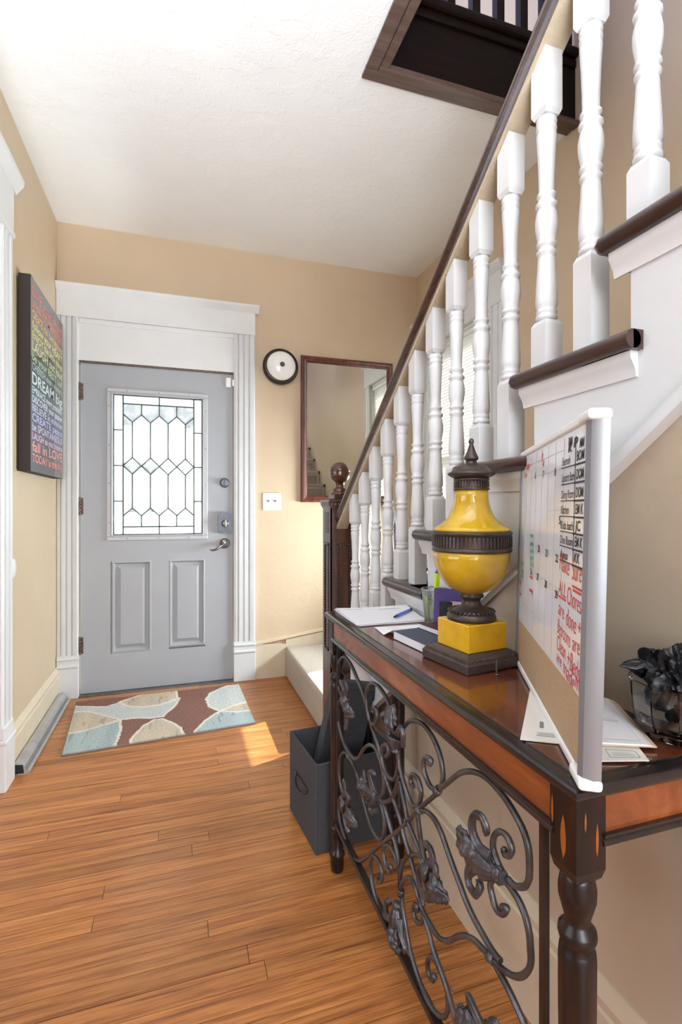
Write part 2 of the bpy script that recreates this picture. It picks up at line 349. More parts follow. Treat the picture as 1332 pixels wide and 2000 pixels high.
# walls
DX0, DX1, DZ = -0.575, 0.347, 2.037
wf = B(); wf.box(L-0.12, DX0, D, D+0.14, 0, H); wf.box(DX1, RX+0.12, D, D+0.14, 0, H); wf.box(DX0, DX1, D, D+0.14, DZ+0.012, H)
struct(wf, 'wall_front', 'wall')
OL0, OL1, OLZ = -0.80, 2.335, 2.30
wl = B(); wl.box(L-0.12, L, OL1, D, 0, H); wl.box(L-0.12, L, YB, OL0, 0, H); wl.box(L-0.12, L, OL0, OL1, OLZ, H); struct(wl, 'wall_left', 'wall')
WY0, WY1, WZ0, WZ1 = 2.44, 3.26, 0.72, 2.275
wr = B(); wr.box(RX, RX+0.14, YB, WY0, 0, 5.5); wr.box(RX, RX+0.14, WY1, D+0.14, 0, 5.5); wr.box(RX, RX+0.14, WY0, WY1, 0, WZ0); wr.box(RX, RX+0.14, WY0, WY1, WZ1, 5.5); struct(wr, 'wall_right', 'wall')
struct(B().box(L-0.12, RX+0.12, YB-0.12, YB, 0, H), 'wall_back', 'wall')
ytop = 0.936-(H-1.0143)/0.746
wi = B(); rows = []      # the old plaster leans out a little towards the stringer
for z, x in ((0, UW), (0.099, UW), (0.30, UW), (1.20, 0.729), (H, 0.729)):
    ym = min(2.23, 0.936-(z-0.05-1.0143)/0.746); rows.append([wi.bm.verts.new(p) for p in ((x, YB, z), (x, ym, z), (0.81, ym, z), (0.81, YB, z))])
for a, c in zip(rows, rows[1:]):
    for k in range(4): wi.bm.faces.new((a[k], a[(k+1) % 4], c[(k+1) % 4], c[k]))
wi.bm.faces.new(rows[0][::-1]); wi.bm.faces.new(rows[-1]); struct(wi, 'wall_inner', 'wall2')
sr = B(); sr.box(-4.1, -4.0, YB, D+0.12, 0, H); sr.box(-4.0, L-0.12, YB-0.1, YB, 0, H); sr.box(-4.0, L-0.12, D, D+0.12, 0, H); struct(sr, 'wall_side', 'wall')
# upstairs shell
up = B(); up.box(-1.6, RX+0.1, 3.2, 3.3, UF, 5.4); up.box(-1.7, -1.6, YB, 3.3, UF, 5.4); up.box(-1.7, RX+0.1, YB-0.1, YB, UF, 5.4); struct(up, 'wall_upper', 'lav')
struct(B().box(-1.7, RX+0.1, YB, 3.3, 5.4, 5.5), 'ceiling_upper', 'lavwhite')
# baseboards
def skirt(name, axis, a, b, wallpos, sgn, h, mat, th=0.02):
    """board with a moulded cap; runs along axis from a to b"""
    pr = [(0, 0), (th, 0), (th, h-0.055), (th*0.75, h-0.05), (th*0.9, h-0.03), (th*0.35, h-0.008), (th*0.2, h), (0, h)]
    poly = [(wallpos+sgn*p, q) for p, q in pr]
    b_ = B()
    if axis == 'Y': b_.prism(poly, 'Y', a, b)
    else: b_.prism(poly, 'X', a, b)
    return struct(b_, name, mat)
skirt('baseboard_left', 'Y', 2.455, D, L, 1, 0.20, 'cream')
skirt('baseboard_inner', 'Y', YB, 2.23, UW, -1, 0.265, 'cream', 0.018)
bf = B(); bf.prism([(0.487, 0), (0.70, 0), (0.70, 0.22), (0.487, 0.235)], 'Y', D-0.018, D); struct(bf, 'baseboard_front', 'cream')
bf = B(); bf.prism([(0.487, 0.228), (1.69, 0.392), (1.69, 0.405), (0.487, 0.244)], 'Y', D-0.024, D); bf.prism([(0.70, 0.20), (1.69, 0.20), (1.69, 0.39), (0.70, 0.25)], 'Y', D-0.016, D); struct(bf, 'trim_1', 'cream')

# ---------------------------------------------------------------- door with its surround
dr = thing('door_1', 'grey front door with leaded glass window', None, (0, D, 0), kind='structure')
LX0, LX1, LZ0, LZ1 = -0.400, 0.160, 0.968, 1.872     # glazed opening
P1 = (-0.395, -0.163, 0.245, 0.818); P2 = (-0.059, 0.166, 0.255, 0.818)
ya, yb_ = D+0.004, D+0.046
sl = B()
for x0, x1, z0, z1 in ((DX0+0.006, LX0, 0.014, DZ), (LX1+0.006, DX1-0.004, 0.014, DZ), (LX0, LX1+0.006, LZ1, DZ), (LX0, LX1+0.006, 0.818, LZ0), (LX0, LX1+0.006, 0.014, 0.245), (P1[1], P2[0], 0.245, 0.818)):
    sl.box(x0, x1, ya, yb_, z0, z1)
sl.box(LX0, LX1+0.006, ya+0.02, yb_, 0.245, 0.818)
sl.build('door_slab', 'door', dr)
for p in (P1, P2):
    x0, x1, z0, z1 = p; b_ = B(); v = []
    def ring(d, yy): return [b_.bm.verts.new((x, yy, z)) for x, z in ((x0+d, z0+d), (x1-d, z0+d), (x1-d, z1-d), (x0+d, z1-d))]
    rs = [ring(0, ya), ring(0.010, ya-0.003), ring(0.020, ya+0.014), ring(0.030, ya+0.014), ring(0.052, ya+0.001)]
    for a, c in zip(rs, rs[1:]):
        for i in range(4): b_.bm.faces.new((a[i], a[(i+1) % 4], c[(i+1) % 4], c[i]))
    b_.bm.faces.new(rs[-1]); b_.build('raised_panel', 'door', dr)
lf = B()
def frame_ring(b_, x0, x1, z0, z1, wd, y0, y1, axis='Y', bev=0.004):
    b_.box(x0-wd, x1+wd, y0, y1, z1, z1+wd, bev); b_.box(x0-wd, x1+wd, y0, y1, z0-wd, z0, bev); b_.box(x0-wd, x0, y0, y1, z0, z1, bev); b_.box(x1, x1+wd, y0, y1, z0, z1, bev)
frame_ring(lf, LX0+0.004, LX1-0.004, LZ0+0.004, LZ1-0.004, 0.026, ya-0.010, ya)
frame_ring(lf, LX0+0.012, LX1-0.012, LZ0+0.012, LZ1-0.012, 0.010, ya-0.014, ya+0.02)
gfr = lf.build('glass_frame', 'doorframe', dr)
sc_ = B()
for fx in (0.17, 0.5, 0.83):
    for zz in (LZ0-0.009, LZ1+0.009): sc_.lathe([(0.0001, 0), (0.004, 0.001), (0.003, 0.003)], n=8, mat=Matrix.Translation((LX0+fx*(LX1-LX0), ya-0.010, zz)) @ Matrix.Rotation(R(90), 4, 'X'))
for fz in (0.1, 0.37, 0.63, 0.9):
    for xx in (LX0-0.009, LX1+0.009): sc_.lathe([(0.0001, 0), (0.004, 0.001), (0.003, 0.003)], n=8, mat=Matrix.Translation((xx, ya-0.010, LZ0+fz*(LZ1-LZ0))) @ Matrix.Rotation(R(90), 4, 'X'))
sc_.build('frame_screws', 'nickel', gfr, kind='stuff')
# leaded glass: panes and cames
gx0, gx1, gz0, gz1 = LX0+0.014, LX1-0.014, LZ0+0.014, LZ1-0.014
def G(u, v): return (gx0+u*(gx1-gx0), gz1-v*(gz1-gz0))
gy = D+0.026
cl_ = [0.103, 0.305, 0.505, 0.705, 0.905]; ct = [0.204, 0.405, 0.605, 0.805]
T0, T1, T2, K1, K0, K2, U1, U2, B0 = 0.06, 0.135, 0.19, 0.445, 0.505, 0.565, 0.81, 0.865, 0.945
panes = []
for a, c in ((0, 0.25), (0.25, 0.505), (0.505, 0.76), (0.76, 1.0)):
    panes.append(('frostpane', [(0, a), (cl_[0], a), (cl_[0], c), (0, c)])); panes.append(('frostpane', [(cl_[4], a), (1, a), (1, c), (cl_[4], c)]))
for a, c in ((cl_[0], 0.505), (0.505, cl_[4])):
    panes.append(('frostpane', [(a, 0), (c, 0), (c, T0), (a, T0)])); panes.append(('frostpane', [(a, B0), (c, B0), (c, 1), (a, 1)]))
for i in range(4):
    l, r, m_ = cl_[i], cl_[i+1], ct[i]
    panes.append(('clearpane', [(l, T0), (r, T0), (r, T1), (m_, T2), (l, T1)]))
    panes.append(('clearpane', [(m_, K1), (r, K0), (m_, K2), (l, K0)]))
    panes.append(('clearpane', [(m_, U1), (r, U2), (r, B0), (l, B0), (l, U2)]))
for i in range(3):
    l, r, m_ = ct[i], ct[i+1], cl_[i+1]
    panes.append(('frostpane', [(m_, T1), (r, T2), (r, K1), (m_, K0), (l, K1), (l, T2)]))
    panes.append(('frostpane', [(m_, K0), (r, K2), (r, U1), (m_, U2), (l, U1), (l, K2)]))
l, m_ = cl_[0], ct[0]; r, n_ = cl_[4], ct[3]
panes += [('clearpane', [(l, T1), (m_, T2), (m_, K1), (l, K0)]), ('frostpane', [(l, K0), (m_, K2), (m_, U1), (l, U2)]),
          ('clearpane', [(r, T1), (n_, T2), (n_, K1), (r, K0)]), ('clearpane', [(r, K0), (n_, K2), (n_, U1), (r, U2)])]
lw = B(); done = set()
def seg(a, c):
    k = tuple(sorted(((round(a[0], 3), round(a[1], 3)), (round(c[0], 3), round(c[1], 3)))))
    if k in done: return
    done.add(k); p, q = G(*a), G(*c); lw.tube([(p[0], gy, p[1]), (q[0], gy, q[1])], 0.0036, 6, smooth=True)
for mt, pl in panes:
    for i in range(len(pl)): seg(pl[i], pl[(i+1) % len(pl)])
lead = lw.build('leaded_glass', 'came', dr, label='grey lead lines between the panes')
for mt, pl in panes:
    pts = [Vector(G(*p)) for p in pl]; cc = sum(pts, Vector((0, 0)))/len(pts); b_ = B()
    o_ = [b_.bm.verts.new((p.x, gy-0.0012, p.y)) for p in pts]; k_ = []
    for p in pts:
        d = cc-p; k_.append(b_.bm.verts.new((*(p+d.normalized()*0.016 if mt == 'clearpane' else p+d*0.04),)[:1] + (gy-0.004 if mt == 'clearpane' else gy-0.002,) + ((p+d.normalized()*0.016).y if mt == 'clearpane' else (p+d*0.04).y,)))
    for i in range(len(pts)): b_.bm.faces.new((o_[i], o_[(i+1) % len(pts)], k_[(i+1) % len(pts)], k_[i]))
    b_.bm.faces.new(k_); b_.build('glass_pane', mt, lead)
# locks and lever
RX90 = Matrix.Rotation(R(90), 4, 'X')
def on_door(x, z, yy=ya): return Matrix.Translation((x, yy, z)) @ RX90
db = B().lathe([(0.0001, 0), (0.031, 0), (0.031, 0.006), (0.026, 0.012), (0.022, 0.013)], n=24, mat=on_door(0.290, 1.316)); dbo = db.build('deadbolt', 'pewter', dr)
B().box(0.285, 0.295, ya-0.030, ya-0.012, 1.298, 1.334, 0.002).build('thumb_turn', 'pewter', dbo)
kp = B(); kp.prism([(0.246, 0.995), (0.262, 0.985), (0.318, 0.985), (0.332, 0.995), (0.332, 1.108), (0.318, 1.118), (0.303, 1.124), (0.276, 1.124), (0.262, 1.118), (0.246, 1.108)], 'Y', ya-0.024, ya)
kpo = kp.build('keypad_lock', 'pewter', dr); B().lathe([(0.0001, 0), (0.024, 0), (0.021, 0.010), (0.012, 0.012)], n=20, mat=on_door(0.292, 1.048, ya-0.024)).box(0.286, 0.298, ya-0.050, ya-0.034, 1.024, 1.074, 0.003).build('thumb_turn', 'nickel', kpo)
lv = B().lathe([(0.0001, 0), (0.034, 0), (0.033, 0.008), (0.026, 0.018), (0.012, 0.022), (0.011, 0.045), (0.014, 0.050), (0.0001, 0.052)], n=24, mat=on_door(0.292, 0.915)); lvo = lv.build('door_handle', 'nickel', dr)
B().tube(cr([(0.292, ya-0.045, 0.915), (0.262, ya-0.050, 0.900), (0.230, ya-0.050, 0.880), (0.205, ya-0.046, 0.876), (0.192, ya-0.044, 0.884)], 5), [0.009]*6+[0.0075]*6+[0.006]*5+[0.005]*4, 8).build('lever', 'nickel', lvo)
for z in (1.86, 1.16, 0.31):
    hg = B()
    for k in range(5): hg.lathe([(0.007, 0.001), (0.008, 0.003), (0.008, 0.019), (0.007, 0.021)], c=(DX0+0.002, ya-0.006, z-0.055+k*0.022), n=10)
    hg.box(DX0+0.002, DX0+0.022, ya-0.002, ya, z-0.05, z+0.05); hg.build('hinge', 'hinge', dr)
B().box(0.298, 0.330, ya-0.016, ya, 1.948, 2.012, 0.003).build('door_sensor', 'plastic', dr, label='small white alarm sensor')
B().box(0.338, 0.352, D-0.016, D-0.001, 1.958, 2.0, 0.002).build('sensor_magnet', 'plastic', dr)
struct(B().box(DX0, DX1, D-0.03, D+0.10, 0.0, 0.012), 'trim_2', 'nickel')            # threshold
struct(B().box(DX0-0.0, DX1, D-0.004, D+0.05, DZ-0.0005, DZ+0.012), 'trim_3', 'hinge')
def fluted(b_, x0, x1, y, z0, z1):
    wd = x1-x0; pr = [(0, 0), (0, .016), (.10, .020), (.16, .020), (.18, .010), (.22, .010), (.24, .022), (.42, .022), (.44, .012), (.48, .012), (.50, .022), (.68, .022), (.70, .012), (.74, .012), (.76, .024), (.94, .026), (1, .022), (1, 0)]
    b_.prism([(x0+u*wd, y-d) for u, d in pr], 'Z', z0, z1)
def plinth(b_, x0, x1, y, h):
    b_.box(x0, x1, y-0.032, y, 0.0, h-0.075, 0.003); b_.box(x0-0.002, x1+0.002, y-0.038, y, h-0.075, h-0.055, 0.006, 2); b_.box(x0, x1, y-0.030, y, h-0.055, h-0.03); b_.box(x0-0.002, x1+0.002, y-0.036, y, h-0.03, h-0.012, 0.006, 2); b_.box(x0, x1, y-0.028, y, h-0.012, h)
cs = B(); fluted(cs, DX1+0.002, 0.487, D, 0.262, 2.303); cr_ = struct(cs, 'trim_4', 'wornwhite')
cs = B(); fluted(cs, L+0.002, DX0-0.002, D, 0.262, 2.303); struct(cs, 'trim_5', 'wornwhite')
cs = B(); plinth(cs, DX1-0.001, 0.490, D, 0.262); struct(cs, 'trim_6', 'wornwhite')
cs = B(); plinth(cs, L+0.004, DX0+0.001, D, 0.262); struct(cs, 'trim_7', 'wornwhite')
hd = B(); hd.box(DX0-0.004, DX1+0.004, D-0.010, D, DZ+0.012, 2.303); hd.box(DX0-0.002, DX1+0.002, D-0.020, D, 2.272, 2.303, 0.005, 2); struct(hd, 'trim_8', 'white')
hd = B(); hd.box(L+0.002, 0.487, D-0.030, D, 2.303, 2.448); hd.prism([(D, 2.448), (D-0.032, 2.448), (D-0.040, 2.458), (D-0.058, 2.478), (D-0.062, 2.485), (D-0.062, 2.494), (D, 2.494)], 'X', L+0.002, 0.512); struct(hd, 'trim_9', 'white')
# cased opening on the left wall
cs = B(); prl = [(0, 0), (0, .018), (.1, .024), (.2, .024), (.23, .014), (.30, .014), (.33, .024), (.65, .024), (.68, .014), (.75, .014), (.78, .026), (1, .026), (1, 0)]
cs.prism([(L+d, OL1+u*0.115) for u, d in prl], 'Z', 0.262, 2.30); struct(cs, 'trim_10', 'white')
cs = B(); cs.box(L, L+0.034, OL1-0.002, OL1+0.120, 0, 0.19, 0.003); cs.box(L, L+0.04, OL1-0.004, OL1+0.122, 0.19, 0.21, 0.006, 2); cs.box(L, L+0.03, OL1, OL1+0.118, 0.21, 0.262, 0.004); struct(cs, 'trim_11', 'white')
cs = B(); cs.box(L, L+0.030, OL0-0.12, OL1+0.118, 2.30, 2.50); cs.prism([(L, 2.50), (L+0.032, 2.50), (L+0.042, 2.515), (L+0.060, 2.54), (L+0.062, 2.56), (L, 2.56)], 'Y', OL0-0.15, OL1+0.15); cs.box(L, L+0.036, OL0-0.12, OL1+0.123, 2.295, 2.318, 0.005, 2); struct(cs, 'trim_12', 'white')
struct(B().box(L-0.12, L+0.002, OL1-0.012, OL1+0.001, 0, OLZ).box(L-0.12, L+0.002, OL0-0.001, OL0+0.012, 0, OLZ).box(L-0.12, L+0.002, OL0, OL1, OLZ-0.012, OLZ+0.001), 'trim_13', 'white')

# ---------------------------------------------------------------- window on the stair landing
wn = thing('window_1', 'white framed window behind the stair balusters', None, (RX, 2.85, WZ0), kind='structure')
def vcas(b_, y0, y1): b_.prism([(RX-d, y0+u*(y1-y0)) for u, d in prl], 'Z', WZ0-0.02, 2.30)
b_ = B(); vcas(b_, WY0-0.115, WY0); vcas(b_, WY1, WY1+0.115); b_.box(RX-0.028, RX, WY0-0.118, WY1+0.118, 2.28, 2.455)
b_.prism([(RX, 2.455), (RX-0.03, 2.455), (RX-0.04, 2.465), (RX-0.058, 2.485), (RX-0.06, 2.50), (RX, 2.50)], 'Y', WY0-0.14, WY1+0.128); b_.build('window_casing', 'white', wn)
B().box(RX-0.055, RX+0.02, WY0-0.13, WY1+0.125, WZ0-0.045, WZ0-0.018, 0.006, 2).box(RX-0.02, RX, WY0-0.11, WY1+0.11, WZ0-0.12, WZ0-0.045).build('window_sill', 'white', wn)
b_ = B(); b_.box(RX, RX+0.14, WY0, WY0+0.02, WZ0, WZ1); b_.box(RX, RX+0.14, WY1-0.02, WY1, WZ0, WZ1); b_.box(RX, RX+0.14, WY0, WY1, WZ1-0.02, WZ1); b_.box(RX, RX+0.14, WY0, WY1, WZ0-0.018, WZ0+0.01)
b_.box(RX+0.06, RX+0.10, WY0+0.02, WY0+0.065, WZ0, WZ1); b_.box(RX+0.06, RX+0.10, WY1-0.065, WY1-0.02, WZ0, WZ1); b_.box(RX+0.06, RX+0.10, WY0, WY1, WZ1-0.07, WZ1-0.02); b_.box(RX+0.06, RX+0.10, WY0, WY1, WZ0, WZ0+0.06); b_.box(RX+0.06, RX+0.10, WY0, WY1, 1.47, 1.52)
b_.build('window_sash', 'white', wn)
B().box(RX+0.078, RX+0.082, WY0+0.05, WY1-0.05, WZ0+0.04, WZ1-0.04).build('window_pane', 'winpane', wn)
bl = thing('window_blind', 'white horizontal slat blind hanging in the landing window', 'blind', (RX+0.02, 2.85, 2.24))
B().box(RX+0.002, RX+0.040, WY0+0.022, WY1-0.022, WZ1-0.05, WZ1-0.021, 0.003).build('head_rail', 'plastic', bl)
sm = B(); pf = [(-0.0125, 0.0), (-0.006, 0.0022), (0.0, 0.003), (0.006, 0.0022), (0.0125, 0.0)]; hw = (WY1-WY0)/2-0.024
for a, c in zip(pf, pf[1:]): sm.quad((a[0], -hw, a[1]), (c[0], -hw, c[1]), (c[0], hw, c[1]), (a[0], hw, a[1]))
sme = sm.mesh('slat'); sme.materials.append(M['slat']); z = WZ1-0.06; BZ = 1.10
while z > BZ+0.015:
    o = bpy.data.objects.new('slat', sme); C.objects.link(o); o.parent = bl
    o.location = (0.001, (WY0+WY1)/2-2.85, z-2.24); o.rotation_euler = (0, R(64), 0); z -= 0.0215
B().box(RX+0.012, RX+0.034, WY0+0.026, WY1-0.026, BZ-0.004, BZ+0.010, 0.003).build('bottom_rail', 'plastic', bl)
b_ = B()
for yy in (WY0+0.12, (WY0+WY1)/2, WY1-0.12):
    for dx in (0.006, 0.036): b_.tube([(RX+dx, yy, WZ1-0.05), (RX+dx, yy, BZ)], 0.0007, 4)
b_.build('ladder_cord', 'plastic', bl)

# ---------------------------------------------------------------- stairwell opening trim and upstairs railing
t_ = B(); t_.box(OX-0.055, OX-0.005, OB, OY, H-0.014, H, 0.003); t_.box(OX-0.005, OX+0.03, OB, OY-0.03, H-0.022, H+0.004, 0.004); struct(t_, 'trim_14', 'uppertrim')
t_ = B(); t_.box(OX-0.055, RX, OY+0.005, OY+0.05, H-0.014, H, 0.003); t_.box(OX-0.005, RX, OY-0.03, OY+0.005, H-0.022, H+0.004, 0.004); t_.box(OX-0.055, OX-0.005, OY, OY+0.005, H-0.014, H); struct(t_, 'trim_15', 'uppertrim')
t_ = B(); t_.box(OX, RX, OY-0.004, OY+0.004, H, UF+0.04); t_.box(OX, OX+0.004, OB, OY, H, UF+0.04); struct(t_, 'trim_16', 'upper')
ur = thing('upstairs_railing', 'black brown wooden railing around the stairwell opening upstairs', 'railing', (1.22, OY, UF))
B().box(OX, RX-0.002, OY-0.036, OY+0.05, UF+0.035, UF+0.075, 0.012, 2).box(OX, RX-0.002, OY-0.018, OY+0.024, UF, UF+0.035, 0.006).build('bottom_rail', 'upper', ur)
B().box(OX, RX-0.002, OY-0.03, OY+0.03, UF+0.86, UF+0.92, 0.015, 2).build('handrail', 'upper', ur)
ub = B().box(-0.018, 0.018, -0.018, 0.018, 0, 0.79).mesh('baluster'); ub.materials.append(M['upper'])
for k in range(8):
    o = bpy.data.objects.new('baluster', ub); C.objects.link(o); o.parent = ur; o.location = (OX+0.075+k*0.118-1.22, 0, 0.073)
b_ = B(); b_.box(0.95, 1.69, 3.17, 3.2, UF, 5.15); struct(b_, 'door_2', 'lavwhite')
struct(B().box(0.83, 0.95, 3.16, 3.2, UF, 5.27), 'trim_17', 'lav')

# ---------------------------------------------------------------- outside
struct(B().box(-14, 20, 5.6, 40, -0.7, -0.6).box(RX+0.5, 30, -6, 6, -0.7, -0.6), 'ground', 'lawn')
struct(B().box(-2.5, 1.83, D+0.14, 5.6, -0.25, -0.12), 'ground', 'porch')
struct(B().box(-2.5, 1.83, D+0.14, 5.8, 2.5, 2.65), 'roof', 'white')
for i, x in enumerate((-1.5, 0.22)):
    p = thing('porch_post', ['white square porch post behind the door glass, toward the hinge side', 'white square porch post behind the door glass, toward the lock side'][i], 'post', (x, 5.5, -0.12))
    B().box(x-0.07, x+0.07, 5.43, 5.57, 0.02, 2.36).build('shaft', 'white', p); B().box(x-0.1, x+0.1, 5.4, 5.6, -0.12, 0.02, 0.01).build('base', 'white', p); B().box(x-0.1, x+0.1, 5.4, 5.6, 2.36, 2.5, 0.01).build('capital', 'white', p)
hs = thing('house', 'pale sided house across the street behind the door glass', 'house', (-3, 22, -0.6))
B().box(-8, 0.5, 20, 26, -0.6, 4.2).build('wall', 'siding', hs); B().prism([(19.4, 4.2), (26.6, 4.2), (23, 7.0)], 'X', -8.4, 0.9).build('roof', 'pewter', hs)
for i in range(3): B().box(-7+i*2.5, -5.8+i*2.5, 19.94, 20.02, 1.0, 2.8).build('window', 'came', hs)
def shrub(name, label, cat, c, rad, n, trunk=0):
    t = thing(name, label, cat, (c[0], c[1], -0.6)); b_ = B(); rnd = random.Random(int(c[0]*100)+5)
    for _ in range(n):
        while True:
            v = Vector((rnd.uniform(-1, 1), rnd.uniform(-1, 1), rnd.uniform(-1, 1)))
            if 0.25 < v.length < 1: break
        p = Vector(c)+Vector((v.x*rad[0], v.y*rad[0], v.z*rad[1])); a = Vector((rnd.uniform(-1, 1), rnd.uniform(-1, 1), rnd.uniform(-1, 1))).normalized()*0.11; d = a.orthogonal().normalized()*0.06
        b_.quad(p-a, p+d, p+a, p-d)
    b_.build('foliage', 'leaf', t, kind='stuff')
    B().tube([(c[0], c[1], -0.6), (c[0]+0.05, c[1], c[2]-rad[1]*0.5), (c[0], c[1], c[2])], [0.1 if trunk else 0.04, 0.07 if trunk else 0.03, 0.02], 8).build('trunk', 'bark', t)
shrub('tree', 'leafy green tree on the lawn behind the door glass', 'tree', (1.35, 11.5, 2.0), (0.8, 1.3), 900, 1)
shrub('bush', 'low green bush on the lawn beyond the porch', 'bush', (-0.6, 7.2, -0.1), (0.6, 0.5), 600)
shrub('bush', 'wide green bush on the lawn beside the low one beyond the porch', 'bush', (-2.0, 7.6, 0.0), (0.8, 0.6), 700)
# ================================================================== STAIRCASE
RUN, RISE, LZ = 0.2365, 0.1765, 0.2015
def nose(k): return 0.926+0.2365*(7-k)
def tz(k): return 1.437+0.1765*(k-7)
SX = 0.712                                            # outer face of the stringer
st = thing('staircase', 'white painted staircase with dark wood treads and carpeted landing', 'staircase', (1.2, 1.5, 0))
# carpeted landing
b_ = B(); b_.box(0.690, RX-0.002, 2.40, D-0.002, 0.0, LZ, 0.022, 3); b_.build('landing', 'carpet', st, label='beige carpeted landing')
# stringer: stepped top edge, sloping lower edge
poly = [(2.235, 0.0)]; NK = 14
yk = lambda k: nose(k)-0.05
top = [(2.235, tz(1)-0.03)]
for k in range(1, NK):
    if yk(k) < 2.235 and not any(abs(p[0]-yk(k)) < 1e-6 for p in top): top.append((yk(k), tz(k)-0.03 if top[-1][1] == tz(k)-0.03 else top[-1][1])); top.append((yk(k), tz(k)-0.03))
yl = yk(NK-1)-0.2; top.append((yl, tz(NK-1)-0.03))
pts = []
for p in top:
    if not pts or (abs(p[0]-pts[-1][0])+abs(p[1]-pts[-1][1])) > 1e-5: pts.append(p)
low = [(yl, stringer_z(yl)), (2.235, max(0.03, stringer_z(2.235)))]
B().prism(pts+low, 'X', SX, 0.7285).build('stringer', 'wornwhite', st)
tp = B(); ang = math.atan(0.746)
tp.prism([(2.20, stringer_z(2.20)), (yl, stringer_z(yl)), (yl, stringer_z(yl)+0.022), (2.20, stringer_z(2.20)+0.022)], 'X', SX-0.010, SX); tp.build('stringer_edge_strip', 'wornwhite', st)
for k in range(1, NK):
    yn, z = nose(k), tz(k); b_ = B()
    b_.box(UW-0.005, RX-0.003, yn-0.07, yn-0.05, z-RISE, z-0.03); b_.build('riser', 'white', st)
    rn_ = B(); rn_.box(0.772, RX-0.03, yn-0.052, yn-0.042, z-RISE+0.001, z-0.03); rn_.prism([(yn-0.05, z-0.035), (yn+0.004, z-0.035), (yn+0.010, z-0.016), (yn+0.004, z+0.003), (yn-RUN-0.045, z+0.008), (yn-RUN-0.045, z-0.001), (yn-0.01, z-0.001), (yn+0.0008, z-0.016), (yn-0.01, z-0.0315), (yn-0.05, z-0.0315)], 'X', 0.772, RX-0.03); rn_.build('carpet_runner', 'carpet', st)
    # tread: rounded nosing on the front, returned along the open side
    x0, t = 0.676, 0.031; r = t/2; prof = [(yn-r+r*math.cos(a), z-r+r*math.sin(a)) for a in [R(-90+180*i/8) for i in range(9)]]
    b_ = B(); b_.prism(prof+[(yn-RUN-0.06, z), (yn-RUN-0.06, z-t)], 'X', x0+r, RX-0.003)
    b_.tube([(x0+r, yn-r, z-r), (x0+r, yn-0.31, z-r)], r*1.02, 12)
    b_.lathe([(0.0001, -r), (r*0.7, -r*0.72), (r, 0), (r*0.7, r*0.72), (0.0001, r)], c=(x0+r, yn-r, z-r), n=12)
    b_.box(x0+r, SX+0.04, yn-0.31, yn-0.2, z-t, z)
    b_.build('tread', 'darkwood', st)
    zc = z-t; pr = [(SX, zc-0.042), (SX-0.004, zc-0.042), (SX-0.006, zc-0.030), (SX-0.012, zc-0.018), (SX-0.016, zc-0.012), (SX-0.016, zc), (SX, zc)]
    c_ = B(); c_.prism(pr, 'Y', yn-0.30, yn-0.020); c_.prism([(yn-0.05+(SX-x), z_) for x, z_ in pr], 'X', SX-0.002, RX-0.003); c_.build('cove_moulding', 'white', st)

# ------------------------------------------------------------------ balustrade
rl = thing('stair_railing', 'white turned balusters under a dark handrail ending at a carved newel post', 'railing', (0.735, 1.4, 0))
BX = 0.73
sp = [(.0165, .0), (.0205, .004), (.0205, .010), (.0175, .013), (.0195, .017), (.0195, .022), (.0175, .026), (.0205, .032), (.0208, .045), (.0195, .075), (.0175, .105), (.0165, .128), (.0155, .136), (.0190, .140), (.0190, .145), (.0155, .149), (.0155, .153), (.0195, .157), (.0195, .161),
      (.0165, .166), (.0185, .178), (.0213, .196), (.0213, .212), (.0190, .226), (.0165, .234), (.0205, .239), (.0205, .244), (.0155, .249), (.0150, .256), (.0182, .260), (.0182, .264), (.0142, .268), (.0148, .30), (.0165, .345), (.0185, .380), (.0190, .388), (.0165, .393), (.0195, .397), (.0195, .402), (.0170, .406), (.0195, .411), (.0195, .416), (.0165, .424)]
def baluster_mesh(tall):
    hb = 0.185 if tall else 0.103; s_ = 0.0215; b_ = B()
    def block(z0, z1, cham_top, cham_bot):
        c = 0.018
        rows = []
        if cham_bot: rows += [(z0, s_*0.80), (z0+c*0.55, s_)]
        else: rows += [(z0, s_)]
        if cham_top: rows += [(z1-c*0.55, s_), (z1, s_*0.80)]
        else: rows += [(z1, s_)]
        prev = None
        for z, hw_ in rows:
            rg = [b_.bm.verts.new((a*hw_, c_*hw_, z)) for a, c_ in ((-1, -1), (1, -1), (1, 1), (-1, 1))]
            if prev:
                for i in range(4): b_.bm.faces.new((prev[i], prev[(i+1) % 4], rg[(i+1) % 4], rg[i]))
            else: b_.bm.faces.new(rg[::-1])
            prev = rg
        b_.bm.faces.new(prev)
    block(0, hb, True, False); b_.lathe([(r*1.06, z) for r, z in sp], c=(0, 0, hb), n=16)
    zt = hb+0.424; block(zt, zt+0.098, False, True)
    # wedge up to the sloping rail
    a = 0.746; q = [b_.bm.verts.new((x*s_, yy*s_, zt+0.098)) for x, yy in ((-1, -1), (1, -1), (1, 1), (-1, 1))]; p = [b_.bm.verts.new((x*s_, yy*s_, zt+0.118-yy*s_*a)) for x, yy in ((-1, -1), (1, -1), (1, 1), (-1, 1))]
    for i in range(4): b_.bm.faces.new((q[i], q[(i+1) % 4], p[(i+1) % 4], p[i]))
    b_.bm.faces.new(p); me = b_.mesh('baluster'); me.materials.append(M['wornwhite']); return me
bms = {True: baluster_mesh(True), False: baluster_mesh(False)}
for i in range(0, 13):
    tall = i % 2 == 1; k = 8-(i//2) if not tall else 8-(i+1)//2
    o = bpy.data.objects.new('baluster', bms[tall]); C.objects.link(o); yy = 0.6235+0.1184*i
    o.location = (BX-0.735, yy-1.4, tz(k)-0.002); o.parent = rl
    if yy > 2.21: bpy.data.objects.remove(o)
def zb(yv): return 2.068+0.746*(0.872-yv)             # underside of the rail
